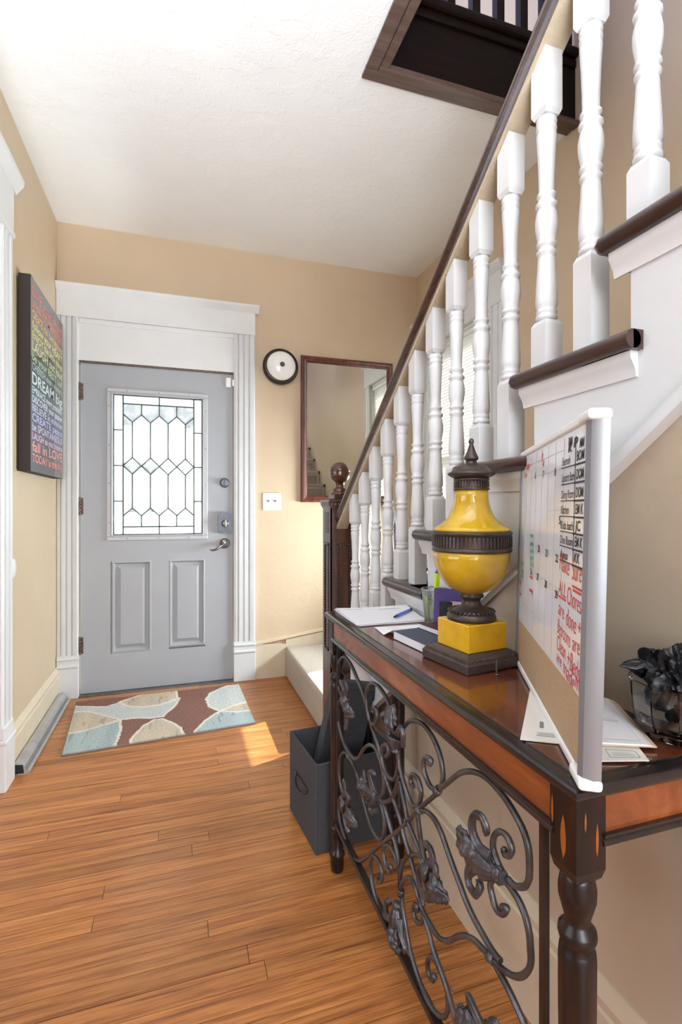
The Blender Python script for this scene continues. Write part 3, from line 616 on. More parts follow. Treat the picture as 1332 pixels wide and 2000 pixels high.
def sloped(prof, y0, y1):
    """profile (x, height over zb) run along the slope"""
    b_ = B(); A = [b_.bm.verts.new((BX+x, y0, zb(y0)+h)) for x, h in prof]; E = [b_.bm.verts.new((BX+x, y1, zb(y1)+h)) for x, h in prof]; n = len(prof)
    for i in range(n): b_.bm.faces.new((A[i], A[(i+1) % n], E[(i+1) % n], E[i]))
    b_.bm.faces.new(A[::-1]); b_.bm.faces.new(E); return b_
hr = sloped([(-0.026, 0.014), (-0.026, 0.024), (-0.022, 0.028), (-0.024, 0.034), (-0.032, 0.044), (-0.034, 0.056), (-0.030, 0.070), (-0.020, 0.080), (-0.008, 0.085), (0.008, 0.085), (0.020, 0.080), (0.030, 0.070), (0.034, 0.056), (0.032, 0.044), (0.024, 0.034), (0.022, 0.028), (0.026, 0.024), (0.026, 0.014)], 2.235, 0.15)
hr.build('handrail', 'railwood', rl)
sloped([(-0.0255, 0.0), (0.0255, 0.0), (0.0255, 0.0138), (-0.0255, 0.0138)], 2.235, 0.15).build('rail_underside', 'beigeunder', rl)
# newel post
nx0, nx1, ny0, ny1 = 0.676, 0.808, 2.238, 2.372
nw = B(); nw.box(nx0+0.004, nx1-0.004, ny0+0.004, ny1-0.004, LZ-0.19, 1.152)
def face_frame(face, zlo, zhi, m_=0.024, d=0.006):
    """raised frame around a sunk panel on one face"""
    for (a0, a1, z0, z1) in ((0, m_, zlo-0.1, 1.152), (1-0, 1, 0, 0),):
        pass
W_ = nx1-nx0
def fbox(face, a0, a1, z0, z1, d):
    if face == 'x': nw.box(nx0-d+0.004, nx0+0.006, ny0+a0, ny0+a1, z0, z1)
    else: nw.box(nx0+a0, nx0+a1, ny0-d+0.004, ny0+0.006, z0, z1)
for f_ in 'xy':
    fbox(f_, 0, 0.030, LZ-0.19, 1.152, 0.004); fbox(f_, W_-0.030, W_, LZ-0.19, 1.152, 0.004); fbox(f_, 0.030, W_-0.030, 0.985, 1.152, 0.004); fbox(f_, 0.030, W_-0.030, LZ-0.19, 0.47, 0.004); fbox(f_, 0.044, W_-0.044, 0.485, 0.97, 0.003)
nwo = nw.build('newel_post', 'newel', rl)
bd = B()
for f_ in 'xy':
    for a in (0.036, W_-0.036):
        z = 0.478
        while z < 0.982:
            c = (nx0-0.001, ny0+a, z) if f_ == 'x' else (nx0+a, ny0-0.001, z)
            bd.box(c[0]-0.0045, c[0]+0.0045, c[1]-0.0045, c[1]+0.0045, z-0.005, z+0.005, 0.002); z += 0.0135
    for zz in (0.478, 0.978):
        a = 0.036
        while a < W_-0.03:
            c = (nx0-0.001, ny0+a, zz) if f_ == 'x' else (nx0+a, ny0-0.001, zz); bd.box(c[0]-0.0045, c[0]+0.0045, c[1]-0.0045, c[1]+0.0045, zz-0.005, zz+0.005, 0.002); a += 0.0133
bd.build('bead_border', 'darkwood', nwo, kind='stuff')
g_ = B()
for k in range(4): g_.box(nx0-0.003, nx0+0.001, ny0+0.042+k*0.014, ny0+0.049+k*0.014, 1.03, 1.13, 0.0015)
g_.build('fluting', 'newel', nwo)
cx, cy = (nx0+nx1)/2, (ny0+ny1)/2
cp = B(); cp.box(nx0-0.004, nx1+0.004, ny0-0.004, ny1+0.004, 1.150, 1.162); cp.box(nx0-0.014, nx1+0.014, ny0-0.014, ny1+0.014, 1.174, 1.190, 0.004)
for k in range(8):
    a = 0.006+k*(W_-0.012)/7
    cp.box(nx0-0.012, nx0, ny0+a-0.005, ny0+a+0.005, 1.160, 1.175, 0.002); cp.box(nx0+a-0.005, nx0+a+0.005, ny0-0.012, ny0, 1.160, 1.175, 0.002)
cp.box(nx0+0.0, nx1, ny0, ny1, 1.160, 1.175); cp.box(cx-0.045, cx+0.045, cy-0.045, cy+0.045, 1.19, 1.215, 0.004)
cp.build('newel_cap', 'newel', nwo)
fn = B().lathe([(0.044, 0), (0.046, 0.008), (0.040, 0.014), (0.034, 0.018), (0.036, 0.026), (0.026, 0.034), (0.020, 0.044), (0.022, 0.050)]+[(0.0525*math.sin(R(a)), 0.050+0.0525+0.004-0.0525*math.cos(R(a))) for a in range(26, 84, 8)]+[(0.0505, 0.101), (0.0525, 0.104), (0.0505, 0.107), (0.0525, 0.110), (0.0505, 0.113)]+[(0.0525*math.sin(R(a)), 0.1065-0.0525*math.cos(R(a))) for a in range(98, 181, 8)]+[(0.0005, 0.1592)], c=(cx, cy, 1.212), n=28)
fn.build('newel_ball', 'ball', nwo)
SCROLLS=[
 [(1.439,.575),(1.475,.584),(1.497,.613),(1.492,.654),(1.466,.684),(1.437,.699),(1.408,.704),(1.363,.696),(1.313,.673),(1.266,.647),(1.234,.616),(1.216,.595),(1.186,.574),(1.152,.551),(1.133,.525),(1.112,.502),(1.082,.482),(1.056,.467),(1.027,.448),(1.01,.425),(.984,.404),(.968,.388),(.952,.374),(.933,.362),(.918,.345)],
 [(1.187,.628),(1.197,.631),(1.186,.642),(1.172,.641),(1.163,.631),(1.168,.614),(1.186,.598),(1.21,.593),(1.231,.606),(1.24,.629),(1.244,.651),(1.228,.681),(1.198,.699),(1.163,.705),(1.131,.701),(1.105,.692),(1.084,.678),(1.06,.658),(1.048,.624),(1.041,.596),(1.037,.575),(1.023,.555),(.997,.53),(.972,.515),(.948,.525),(.936,.538),(.927,.559),(.931,.576),(.944,.586),(.964,.583),(.976,.571),(.972,.559),(.962,.559)],
 [(1.439,.573),(1.475,.552),(1.492,.522),(1.49,.496),(1.479,.475),(1.454,.452),(1.417,.437),(1.371,.434),(1.334,.44),(1.299,.461),(1.266,.497),(1.234,.523),(1.204,.537),(1.175,.541),(1.152,.53),(1.136,.517),(1.125,.5),(1.123,.48),(1.131,.454),(1.15,.432),(1.163,.422)],
 [(1.11,.552),(1.095,.568),(1.098,.582),(1.118,.578),(1.135,.561),(1.138,.539),(1.125,.522),(1.105,.512),(1.075,.516),(1.056,.529),(1.042,.554),(1.038,.573)],
 [(1.386,.422),(1.409,.421),(1.437,.41),(1.466,.384),(1.477,.352),(1.475,.317),(1.454,.291),(1.429,.282),(1.421,.281)],
 [(1.386,.424),(1.341,.416),(1.306,.401),(1.279,.38),(1.258,.359),(1.24,.344),(1.21,.326),(1.175,.322),(1.147,.329),(1.13,.344),(1.122,.367),(1.12,.393),(1.127,.409),(1.139,.42),(1.161,.424)],
 [(1.163,.423),(1.136,.429),(1.105,.447),(1.08,.467),(1.056,.5),(1.038,.532),(1.035,.547)],
 [(1.425,.283),(1.465,.26),(1.482,.231),(1.483,.204),(1.466,.18),(1.425,.161),(1.378,.151),(1.327,.161),(1.286,.184),(1.253,.212),(1.204,.26),(1.125,.337),(1.056,.402),(.993,.465),(.94,.523),(.892,.569),(.858,.602)],
 [(.858,.605),(.813,.648),(.779,.679),(.75,.697),(.723,.708),(.695,.713),(.668,.711),(.643,.705),(.619,.693),(.604,.681),(.595,.663),(.593,.643),(.594,.623),(.602,.607),(.615,.596),(.629,.589),(.642,.589)],
 [(.858,.606),(.841,.628),(.838,.647),(.845,.672),(.862,.691),(.886,.703),(.916,.709),(.952,.702),(.981,.69),(1.003,.671),(1.016,.656)],
 [(.897,.642),(.888,.642),(.884,.652),(.899,.651),(.914,.639),(.916,.621),(.905,.607),(.888,.599),(.87,.602),(.856,.607)],
 [(.936,.524),(.92,.532),(.899,.541),(.87,.543),(.843,.533),(.821,.515),(.799,.498),(.779,.484),(.76,.47),(.735,.458),(.706,.451),(.681,.447),(.66,.449)],
 [(.684,.433),(.657,.44),(.633,.451),(.613,.467),(.597,.489),(.59,.508),(.591,.527),(.593,.543),(.6,.56),(.613,.573),(.63,.579),(.648,.581)],
 [(.934,.344),(.926,.333),(.913,.328),(.881,.325),(.852,.328),(.82,.348),(.786,.384),(.761,.406),(.735,.421),(.709,.428),(.684,.433),(.669,.43),(.654,.427),(.633,.42),(.616,.412),(.602,.404),(.592,.394)],
 [(.944,.517),(.941,.503),(.936,.485),(.927,.463),(.914,.444),(.903,.435)],
 [(1.032,.535),(1.023,.521),(1.01,.5),(.989,.468),(.96,.452),(.933,.442),(.91,.437)],
 [(1.083,.313),(1.097,.308),(1.098,.301),(1.081,.309),(1.08,.302),(1.089,.289),(1.11,.292),(1.123,.305),(1.126,.321),(1.115,.337),(1.094,.348),(1.07,.352),(1.051,.345),(1.037,.331),(1.03,.311),(1.03,.292)],
 [(1.158,.426),(1.125,.429),(1.084,.4),(1.056,.377),(1.039,.349),(1.03,.319)],
 [(1.155,.236),(1.165,.223),(1.152,.221),(1.136,.238),(1.135,.26),(1.152,.269),(1.18,.265),(1.198,.256),(1.21,.237),(1.213,.215),(1.207,.193),(1.189,.173),(1.163,.16),(1.131,.158),(1.1,.168),(1.075,.189),(1.056,.218),(1.042,.242)],
 [(1.03,.295),(1.027,.327),(1.014,.36),(.993,.388),(.964,.412),(.936,.429),(.914,.435)],
 [(1.025,.288),(1.023,.306),(1.005,.332),(.981,.351),(.957,.353),(.94,.342),(.929,.33),(.917,.319),(.923,.302),(.934,.291),(.951,.285),(.963,.294),(.958,.311),(.943,.319),(.946,.307)],
 [(1.025,.288),(1.015,.26),(.999,.229),(.981,.201),(.951,.179),(.918,.166),(.887,.165),(.852,.179),(.829,.201),(.818,.226),(.82,.247),(.829,.261),(.847,.27),(.862,.272),(.881,.267),(.897,.247),(.897,.227),(.881,.221),(.869,.237),(.876,.236)],
 [(.929,.33),(.902,.314),(.881,.291),(.857,.276),(.833,.264),(.811,.248),(.79,.224),(.773,.207)],
 [(.897,.433),(.918,.425),(.937,.401),(.937,.378),(.926,.358),(.918,.339)],
 [(.648,.626),(.652,.627),(.648,.621),(.638,.627),(.633,.637),(.637,.647),(.648,.652),(.663,.647),(.676,.633),(.68,.613),(.671,.6),(.66,.592),(.648,.589)],
 [(.657,.535),(.645,.543),(.648,.534),(.66,.522),(.673,.522),(.682,.533),(.687,.547),(.679,.562),(.666,.577)],
]
FLOWERS=[
 [('cone',[(1.433,.575),(1.371,.581)]),('leaf',[(1.386,.578),(1.349,.57),(1.317,.566)]),('curl',[(1.413,.585),(1.401,.614),(1.429,.628),(1.445,.615)]),('curl',[(1.394,.592),(1.367,.621),(1.378,.642),(1.394,.622)]),('curl',[(1.382,.552),(1.375,.53),(1.378,.509),(1.401,.504)])],
 [('cone',[(1.039,.597),(1.044,.63)]),('leaf',[(1.056,.638),(1.048,.666),(1.048,.703)]),('curl',[(1.065,.626),(1.08,.64),(1.084,.664),(1.11,.652),(1.11,.627)]),('curl',[(1.032,.64),(1.01,.663),(.991,.662),(.995,.634),(1.004,.636)])],
 [('cone',[(1.158,.43),(1.21,.419)]),('leaf',[(1.21,.417),(1.24,.42),(1.253,.434)]),('curl',[(1.204,.42),(1.222,.437),(1.229,.457),(1.237,.444)]),('curl',[(1.175,.435),(1.183,.457),(1.189,.477),(1.169,.485),(1.169,.475)]),('curl',[(1.21,.406),(1.216,.391),(1.21,.384)]),('curl',[(1.169,.419),(1.189,.393),(1.18,.381),(1.158,.396)])],
 [('cone',[(1.425,.282),(1.394,.268)]),('leaf',[(1.378,.272),(1.334,.273),(1.296,.271)]),('curl',[(1.413,.292),(1.386,.324),(1.397,.346),(1.421,.323)]),('curl',[(1.386,.282),(1.356,.319),(1.386,.323),(1.39,.312)]),('curl',[(1.409,.246),(1.386,.228),(1.371,.21)])],
 [('cone',[(.648,.588),(.708,.572)]),('leaf',[(.692,.584),(.735,.581),(.776,.588)]),('curl',[(.678,.598),(.708,.598),(.723,.617),(.717,.642),(.697,.652),(.688,.64),(.692,.628)]),('curl',[(.711,.563),(.735,.537),(.732,.519),(.711,.517),(.703,.535),(.713,.534)]),('collar',[(.644,.589),(.671,.581)])],
 [('cone',[(.907,.436),(.874,.431)]),('leaf',[(.866,.431),(.839,.431),(.806,.435)]),('curl',[(.895,.439),(.862,.469),(.866,.489),(.888,.487),(.897,.471)]),('curl',[(.866,.435),(.849,.447),(.847,.468),(.87,.461)]),('curl',[(.862,.422),(.878,.387),(.899,.38),(.89,.396)])],
 [('cone',[(1.034,.262),(1.031,.214)]),('leaf',[(1.034,.214),(1.034,.178),(1.015,.156)]),('curl',[(1.018,.235),(1.002,.215),(.984,.201),(.996,.183)]),('curl',[(1.051,.204),(1.083,.197),(1.083,.228),(1.072,.228)])],
 [('cone',[(.679,.301),(.709,.291)]),('leaf',[(.709,.291),(.746,.277),(.769,.283)]),('curl',[(.696,.304),(.709,.319),(.735,.328),(.727,.306)]),('curl',[(.679,.321),(.669,.346),(.657,.358),(.657,.345)])],
]
# ================================================================== CONSOLE TABLE
T = 0.815
tx0, tx1, ty0, ty1 = 0.445, 0.711, 0.474, 1.552
tb = thing('console_table', 'narrow dark console table with scrolled iron front panel under the stairs', 'table', (0.6, 1.0, 0))
RAD = 0.012
b_ = B(); b_.box(tx0+0.03, tx1-0.004, ty0+0.03, ty1-0.03, T-0.016, T-0.0005); b_.build('tabletop', 'tabletop', tb)
# rim: rounded moulding running round the top
pr = [(0.03, -0.014), (0.008, -0.0155), (0.004, -0.0145), (0.0008, -0.011), (0.0, -0.0075), (0.0012, -0.003), (0.005, -0.0004), (0.009, 0.0), (0.022, 0.0), (0.024, -0.0025), (0.027, -0.0025), (0.030, -0.0005)]
rows = []
b_ = B(); cs_ = [(tx0, ty0, 1, 1), (tx0, ty1, 1, -1), (tx1, ty1, -1, -1), (tx1, ty0, -1, 1)]
for x, yy, sx, sy in cs_: rows.append([b_.bm.verts.new((x+sx*d, yy+sy*d, T+z)) for d, z in pr])
for i in range(4):
    a, c = rows[i], rows[(i+1) % 4]
    for j in range(len(pr)): b_.bm.faces.new((a[j], a[(j+1) % len(pr)], c[(j+1) % len(pr)], c[j]))
b_.build('table_rim', 'tablerim', tb)
ax0, ay0 = 0.457, 0.486
def apron(name, x0, x1, y0, y1, along):
    B().box(x0, x1, y0, y1, 0.748, T-0.0145).build('apron', 'apron', tb)
apron('f', ax0+0.002, ax0+0.018, ay0+0.04, ty1-0.05, 'Y'); apron('n', ax0+0.04, tx1-0.02, ay0+0.003, ay0+0.020, 'X'); apron('b', ax0+0.04, tx1-0.05, ty1-0.028, ty1-0.012, 'X'); apron('r', tx1-0.02, tx1-0.006, ay0+0.04, ty1-0.05, 'Y')
pm_ = [(-0.004, 0.748), (-0.004, 0.744), (0.0, 0.742), (-0.003, 0.739), (-0.003, 0.734), (0.004, 0.731), (0.02, 0.731), (0.02, 0.748)]
b_ = B(); b_.prism([(ax0+d, z) for d, z in pm_], 'Y', ay0+0.04, ty1-0.05); b_.prism([(ay0+d+0.001, z) for d, z in pm_], 'X', ax0+0.04, tx1-0.02); b_.build('apron_moulding', 'tablerim', tb)
leg = [(.014, .0), (.020, .004), (.0215, .030), (.020, .046), (.0235, .049), (.0245, .056), (.0225, .062), (.0175, .066), (.0185, .11), (.0195, .128), (.0235, .132), (.0245, .139), (.022, .145), (.0185, .148), (.0215, .152), (.0215, .158), (.0235, .163), (.0245, .171), (.0225, .178), (.0205, .184), (.0205, .35), (.0225, .52), (.0228, .585), (.0215, .596), (.0175, .602), (.0220, .608), (.0235, .614), (.0225, .621), (.0170, .627), (.0150, .633), (.0185, .645), (.0225, .660), (.0230, .672), (.0205, .686), (.0165, .698)]
lb = B(); lb.lathe(leg, n=20); h_ = 0.0225
prev = None
for z, k in ((0.684, 0.60), (0.692, 0.86), (0.704, 1.0), (T-0.0158, 1.0)):
    rg = [lb.bm.verts.new((a*h_*k, c*h_*k, z)) for a, c in ((-1, -1), (1, -1), (1, 1), (-1, 1))]
    if prev:
        for i in range(4): lb.bm.faces.new((prev[i], prev[(i+1) % 4], rg[(i+1) % 4], rg[i]))
    else: lb.bm.faces.new(rg[::-1])
    prev = rg
lb.bm.faces.new(prev); lme = lb.mesh('leg'); lme.materials.append(M['tableleg'])
LEGS = [(0.479, 0.509), (0.479, 1.514), (0.703, 0.509), (0.690, 1.514)]
for x, yy in LEGS:
    o = bpy.data.objects.new('leg', lme); C.objects.link(o); o.location = (x-0.6, yy-1.0, 0); o.parent = tb
# worn-through patches on the near leg block
m_, t__, b__ = nt('worn_amber_wood'); b__.inputs['Base Color'].default_value = (0.30, 0.09, 0.015, 1); setin(b__, Roughness=0.25); M['worn'] = m_
wp = B()
def worn(face, a, z0, z1, hw_):
    P_ = []
    for u, v in ((0, 0), (0.7, 0.25), (1, 0.5), (0.75, 0.75), (0, 1), (-0.6, 0.8), (-1, 0.5), (-0.8, 0.2)):
        z = z0+(z1-z0)*v; q = a+u*hw_
        P_.append((0.4561, q, z) if face == 'x' else (q, 0.4861, z))
    wp.bm.faces.new([wp.bm.verts.new(p) for p in P_])
worn('x', 0.508, 0.712, 0.768, 0.0050); worn('x', 0.527, 0.742, 0.785, 0.002); worn('y', 0.470, 0.755, 0.780, 0.0016); worn('y', 0.488, 0.722, 0.764, 0.0022)
wp.build('worn_patch', 'worn', tb, label='amber wear marks through the black finish')
# iron panel in the plane of the front apron
PX = 0.474
fr_ = B(); fr_.box(PX-0.0055, PX+0.0055, 0.557, 0.569, 0.155, 0.735, 0.002); fr_.box(PX-0.006, PX+0.006, 1.482, 1.492, 0.155, 0.735, 0.002)
fr_.box(PX-0.010, PX+0.010, 0.53, 1.50, 0.150, 0.162, 0.002)
ipo = fr_.build('iron_panel', 'ironpost', tb, label='scrolled iron panel frame')
for pts in SCROLLS:
    p3 = cr([(PX, a, z) for a, z in pts], 5); b_ = B(); n_ = len(p3)
    rr = [0.0051 for i in range(n_)]
    b_.tube(p3, rr, 6); b_.build('scroll_bar', 'iron', ipo)
for k in (4, 9, 11, 12, 20):
    a, c = Vector((PX, *SCROLLS[k][0])), Vector((PX, *SCROLLS[k][1])); d = (c-a).normalized()
    B().tube([a-d*.008, a-d*.0075, a+d*.0075, a+d*.008], [.007, .0085, .0085, .007], 8).build('collar', 'iron', ipo)
def petal(b_, pts, r0, prof, rib=8, dep=0.16, twist=0.0, lobes=0, flat=0.62, out=0.0):
    """fluted leaf or stalk swept along points in the panel; rib ridges round it, lobes along it"""
    p3 = cr([(PX-0.005-out*math.sin(math.pi*i/(len(pts)-1)), a, z) for i, (a, z) in enumerate(pts)], 10); n_ = len(p3); rings = []; Q = 28
    for i, p in enumerate(p3):
        t = i/(n_-1); d = (p3[min(i+1, n_-1)]-p3[max(i-1, 0)]).normalized(); u = Vector((1, 0, 0)); v = d.cross(u).normalized(); u = v.cross(d)
        k = len(prof)-1; f = t*k; j = min(int(f), k-1); f -= j; r = r0*(prof[j]+(prof[j+1]-prof[j])*(f*f*(3-2*f)))
        if lobes: r *= 1+0.13*math.sin(2*math.pi*lobes*t)
        ring = []
        for q in range(Q):
            a = 2*math.pi*q/Q; rr_ = r*(1+dep*math.cos(rib*a+twist*t))
            ring.append(b_.bm.verts.new(p+u*math.cos(a)*rr_*flat+v*math.sin(a)*rr_))
        rings.append(ring)
    for a, c in zip(rings, rings[1:]):
        for q in range(Q):
            f = b_.bm.faces.new((a[q], a[(q+1) % Q], c[(q+1) % Q], c[q])); f.smooth = True
    b_.bm.faces.new(rings[0][::-1]); b_.bm.faces.new(rings[-1])
for fl_ in FLOWERS:
    b_ = B()
    for kind, pts in fl_:
        pts = [(a, z) for a, z in pts]
        if len(pts) == 2: pts = [pts[0], ((pts[0][0]+pts[1][0])/2, (pts[0][1]+pts[1][1])/2), pts[1]]
        if kind == 'cone': petal(b_, pts, 0.0205, [0.42, 0.62, 0.46, 0.62, 0.8, 1.0, 1.15, 0.5], 9, 0.15, 0.8, 0, 0.75, 0.004)
        elif kind == 'leaf': petal(b_, pts, 0.0185, [0.45, 0.9, 1.15, 1.1, 0.85, 0.55, 0.10], 5, 0.20, 9.0, 5, 0.6, 0.009)
        elif kind == 'collar': petal(b_, pts, 0.0105, [0.85, 0.85, 0.8, 1.25, 0.9, 1.2, 0.8], 8, 0.0, 0, 0, 0.9)
        else: petal(b_, pts, 0.0082, [1.15, 1.05, 0.9, 0.8, 0.75, 0.85, 0.7], 4, 0.16, 3.0, 0, 0.8, 0.006)
    b_.build('leaf_flower', 'iron', ipo)

# ================================================================== LAMP
def rot_z(c, deg): return Matrix.Translation(Vector((c[0], c[1], 0))) @ Matrix.Rotation(R(deg), 4, 'Z') @ Matrix.Translation(Vector((-c[0], -c[1], 0)))
lc = (0.609, 0.953); RM = rot_z(lc, 8)
la = thing('urn_lamp', 'mustard yellow urn shaped lamp on a square dark base', 'lamp', (lc[0], lc[1], T))
def sq(b_, h0, h1, z0, z1, bev=0): b_.box(lc[0]-h0, lc[0]+h0, lc[1]-h0, lc[1]+h0, z0, z1, bev, 1, RM)
def frust(b_, h0, h1, z0, z1):
    v = []
    for h_, z in ((h0, z0), (h1, z1)): v.append([b_.bm.verts.new(RM @ Vector((lc[0]+a*h_, lc[1]+c*h_, z))) for a, c in ((-1, -1), (1, -1), (1, 1), (-1, 1))])
    for i in range(4): b_.bm.faces.new((v[0][i], v[0][(i+1) % 4], v[1][(i+1) % 4], v[1][i]))
    b_.bm.faces.new(v[0][::-1]); b_.bm.faces.new(v[1])
b_ = B(); sq(b_, 0.0765, 0, T+0.0005, T+0.020, 0.002); frust(b_, 0.074, 0.068, T+0.020, T+0.028); frust(b_, 0.066, 0.056, T+0.028, T+0.034)
bo = b_.build('square_base', 'bronze2', la)
b_ = B()
for s_ in (-1, 1):
    for k in range(19):
        a = -0.066+k*0.132/18
        for p in ((a, s_*0.0705), (s_*0.0705, a)):
            v = RM @ Vector((lc[0]+p[0], lc[1]+p[1], 0)); b_.box(v.x-0.0028, v.x+0.0028, v.y-0.0028, v.y+0.0028, T+0.020, T+0.0275, 0.0012)
b_.build('bead_row', 'bronze2', bo, kind='stuff')
b_ = B(); sq(b_, 0.052, 0, T+0.034, T+0.092, 0.002); b_.build('yellow_block', 'yellowbox', la)
zf = T+0.092
LC = (lc[0], lc[1], 0)
B().lathe([(.050, zf), (.0525, zf+.004), (.0525, zf+.010), (.048, zf+.016), (.040, zf+.021), (.030, zf+.026), (.022, zf+.032), (.019, zf+.040), (.021, zf+.046), (.026, zf+.049), (.027, zf+.053), (.024, zf+.057), (.0265, zf+.060), (.020, zf+.064)], LC, 32).build('foot', 'bronze', la)
b_ = B()
for k in range(34):
    a = 2*math.pi*k/34; b_.box(-.0018, .0018, -.006, .006, -.002, .002, 0, 1, Matrix.Translation((lc[0]+.0455*math.cos(a), lc[1]+.0455*math.sin(a), zf+.0175)) @ Matrix.Rotation(a+R(90), 4, 'Z') @ Matrix.Rotation(R(-35), 4, 'X'))
b_.build('foot_fluting', 'bronze', la, kind='stuff')
B().lathe([(.017, .962), (.028, .966), (.042, .973), (.058, .985), (.070, 1.003), (.078, 1.022), (.0815, 1.042), (.0825, 1.058)], LC, 40).build('bowl', 'yellow', la)
B().lathe([(.081, 1.056), (.0845, 1.057), (.0855, 1.060), (.0845, 1.063), (.083, 1.065), (.083, 1.091), (.085, 1.093), (.0862, 1.096), (.085, 1.099), (.081, 1.100)], LC, 40).build('waist_band', 'bronze', la)
b_ = B()
for k in range(64):
    a = 2*math.pi*k/64; b_.box(-.0024, .0024, -.0016, .0016, -.011, .011, 0, 1, Matrix.Translation((lc[0]+.0838*math.cos(a), lc[1]+.0838*math.sin(a), 1.078)) @ Matrix.Rotation(a+R(90), 4, 'Z'))
b_.build('band_ribs', 'bronze', la, kind='stuff')
B().lathe([(.081, 1.0995), (.0825, 1.103), (.0815, 1.106), (.074, 1.110), (.064, 1.116), (.055, 1.124), (.048, 1.133), (.042, 1.146), (.038, 1.160), (.0362, 1.175), (.036, 1.190)], LC, 40).build('neck', 'yellow', la)
B().lathe([(.0355, 1.188), (.0385, 1.189), (.0388, 1.192), (.0365, 1.194), (.0360, 1.208), (.0385, 1.210), (.0385, 1.213), (.0360, 1.215)], LC, 32).build('collar', 'bronze', la)
b_ = B()
for k in range(36):
    a = 2*math.pi*k/36; b_.box(-.0017, .0017, -.0012, .0012, -.0062, .0062, 0, 1, Matrix.Translation((lc[0]+.0368*math.cos(a), lc[1]+.0368*math.sin(a), 1.201)) @ Matrix.Rotation(a+R(90), 4, 'Z'))
b_.build('collar_ribs', 'bronze', la, kind='stuff')
B().lathe([(.036, 1.2145), (.042, 1.217), (.050, 1.222), (.0515, 1.2245), (.049, 1.227), (.043, 1.230), (.038, 1.236), (.032, 1.241), (.022, 1.2445), (.014, 1.246), (.0125, 1.250), (.011, 1.253)], LC, 32).build('lid', 'bronze', la)
B().lathe([(.010, 1.252), (.0150, 1.256), (.0152, 1.260), (.0125, 1.266), (.009, 1.274), (.0065, 1.282), (.0045, 1.288), (.0042, 1.290), (.0058, 1.293), (.0058, 1.297), (.0035, 1.301), (.0005, 1.3025)], LC, 20).build('finial', 'bronze', la)

# ================================================================== WHITEBOARD
bl_, br_ = Vector((0.699, 0.906, T+0.001)), Vector((0.463, 0.470, T+0.001))
ex = (br_-bl_).normalized(); ezr = Vector((0, 0, 1)); en = ex.cross(ezr).normalized()   # en points to the reader
lean = R(1.4); ey = (ezr*math.cos(lean)-en*math.sin(lean)).normalized(); en2 = ex.cross(ey).normalized()
WM = Matrix(((ex.x, ey.x, en2.x, bl_.x), (ex.y, ey.y, en2.y, bl_.y), (ex.z, ey.z, en2.z, bl_.z), (0, 0, 0, 1)))
W, HB = 0.498, 0.452
wb = thing('whiteboard', 'whiteboard calendar with red and black handwriting leaning at the table corner', 'whiteboard', bl_)
def wbox(b_, x0, x1, y0, y1, z0, z1, bev=0, seg=1): return b_.box(x0, x1, y0, y1, z0, z1, bev, seg, WM)
b_ = B(); wbox(b_, 0.010, W-0.03, 0.098, HB-0.008, 0.000, 0.006); b_.build('writing_surface', 'board', wb)
b_ = B(); wbox(b_, 0.010, W-0.03, 0.008, 0.098, 0.000, 0.007); b_.build('cork_strip', 'cork', wb)
b_ = B(); wbox(b_, 0.004, W-0.004, 0.006, HB-0.006, -0.008, 0.0); b_.build('back_board', 'boardframe', wb)
b_ = B()
def rail_x(x0, x1): # side rail with rounded front
    pr_ = [(x0, -0.010), (x1, -0.010), (x1+0.001, 0.0), (x1-0.003, 0.010), (x1-0.012, 0.0135), (x0+0.006, 0.012), (x0, 0.008)]
    A = [b_.bm.verts.new(WM @ Vector((x, 0.012, z))) for x, z in pr_]; E = [b_.bm.verts.new(WM @ Vector((x, HB-0.012, z))) for x, z in pr_]
    for i in range(len(pr_)): b_.bm.faces.new((A[i], A[(i+1) % len(pr_)], E[(i+1) % len(pr_)], E[i]))
    b_.bm.faces.new(A[::-1]); b_.bm.faces.new(E)
rail_x(W-0.024, W); b_.build('side_rail', 'boardframe', wb)
b_ = B(); wbox(b_, 0.0, 0.012, 0.010, HB-0.010, -0.010, 0.010, 0.002); b_.build('side_rail', 'boardframe', wb)
for y0 in (0.0, HB-0.012):
    b_ = B(); wbox(b_, 0.0, W-0.02, y0, y0+0.012, -0.010, 0.010, 0.003, 2); b_.build('edge_strip', 'cap', wb)
for y0, y1 in ((0.0, 0.022), (HB-0.022, HB)):
    b_ = B(); wbox(b_, W-0.044, W+0.003, y0 if y0 < 0.1 else y0+0.008, y1 if y0 > 0.1 else y1-0.008, -0.012, 0.0155, 0.005, 3); b_.build('corner_cap', 'cap', wb)
def wtext(mat, items, z=0.0066):
    b_ = B()
    for txt, x, yv, size, fit, bold, rot in items:
        join_into(b_, text_mesh(txt, size, WM @ Matrix.Translation((x*.945, yv, z)) @ Matrix.Rotation(R(rot), 4, 'Z'), bold, 0.0, fit*.945, 0.12))
    return b_
red = [('Make', .366, .243, .036, .056, -.0002, -3), ('Sure', .438, .238, .042, .046, -.0002, 2), ('ALL', .364, .208, .031, .042, -.0002, -2), ('Chores', .415, .202, .036, .070, -.0002, -2), ('are', .366, .178, .032, .034, -.0002, -4), ('done', .412, .172, .036, .052, -.0002, -3), ('+', .474, .172, .030, .012, -.0002, 0),
       ('Bedrooms', .363, .150, .032, .074, -.0002, -4), ('are', .448, .146, .032, .036, -.0002, 3), ('Clean', .362, .126, .032, .052, -.0002, -4), ('+Beds', .424, .118, .037, .062, -.0002, -4), ('are', .362, .109, .024, .030, -.0002, -6), ('made!!!', .402, .1015, .034, .084, -.0002, -6)]
b_ = wtext('redink', red)
for x0, x1, yv in ((.416, .459, .230), (.420, .456, .225), (.344, .386, .2045)): wbox(b_, x0, x1, yv-.0014, yv+.0014, .0062, .0068)
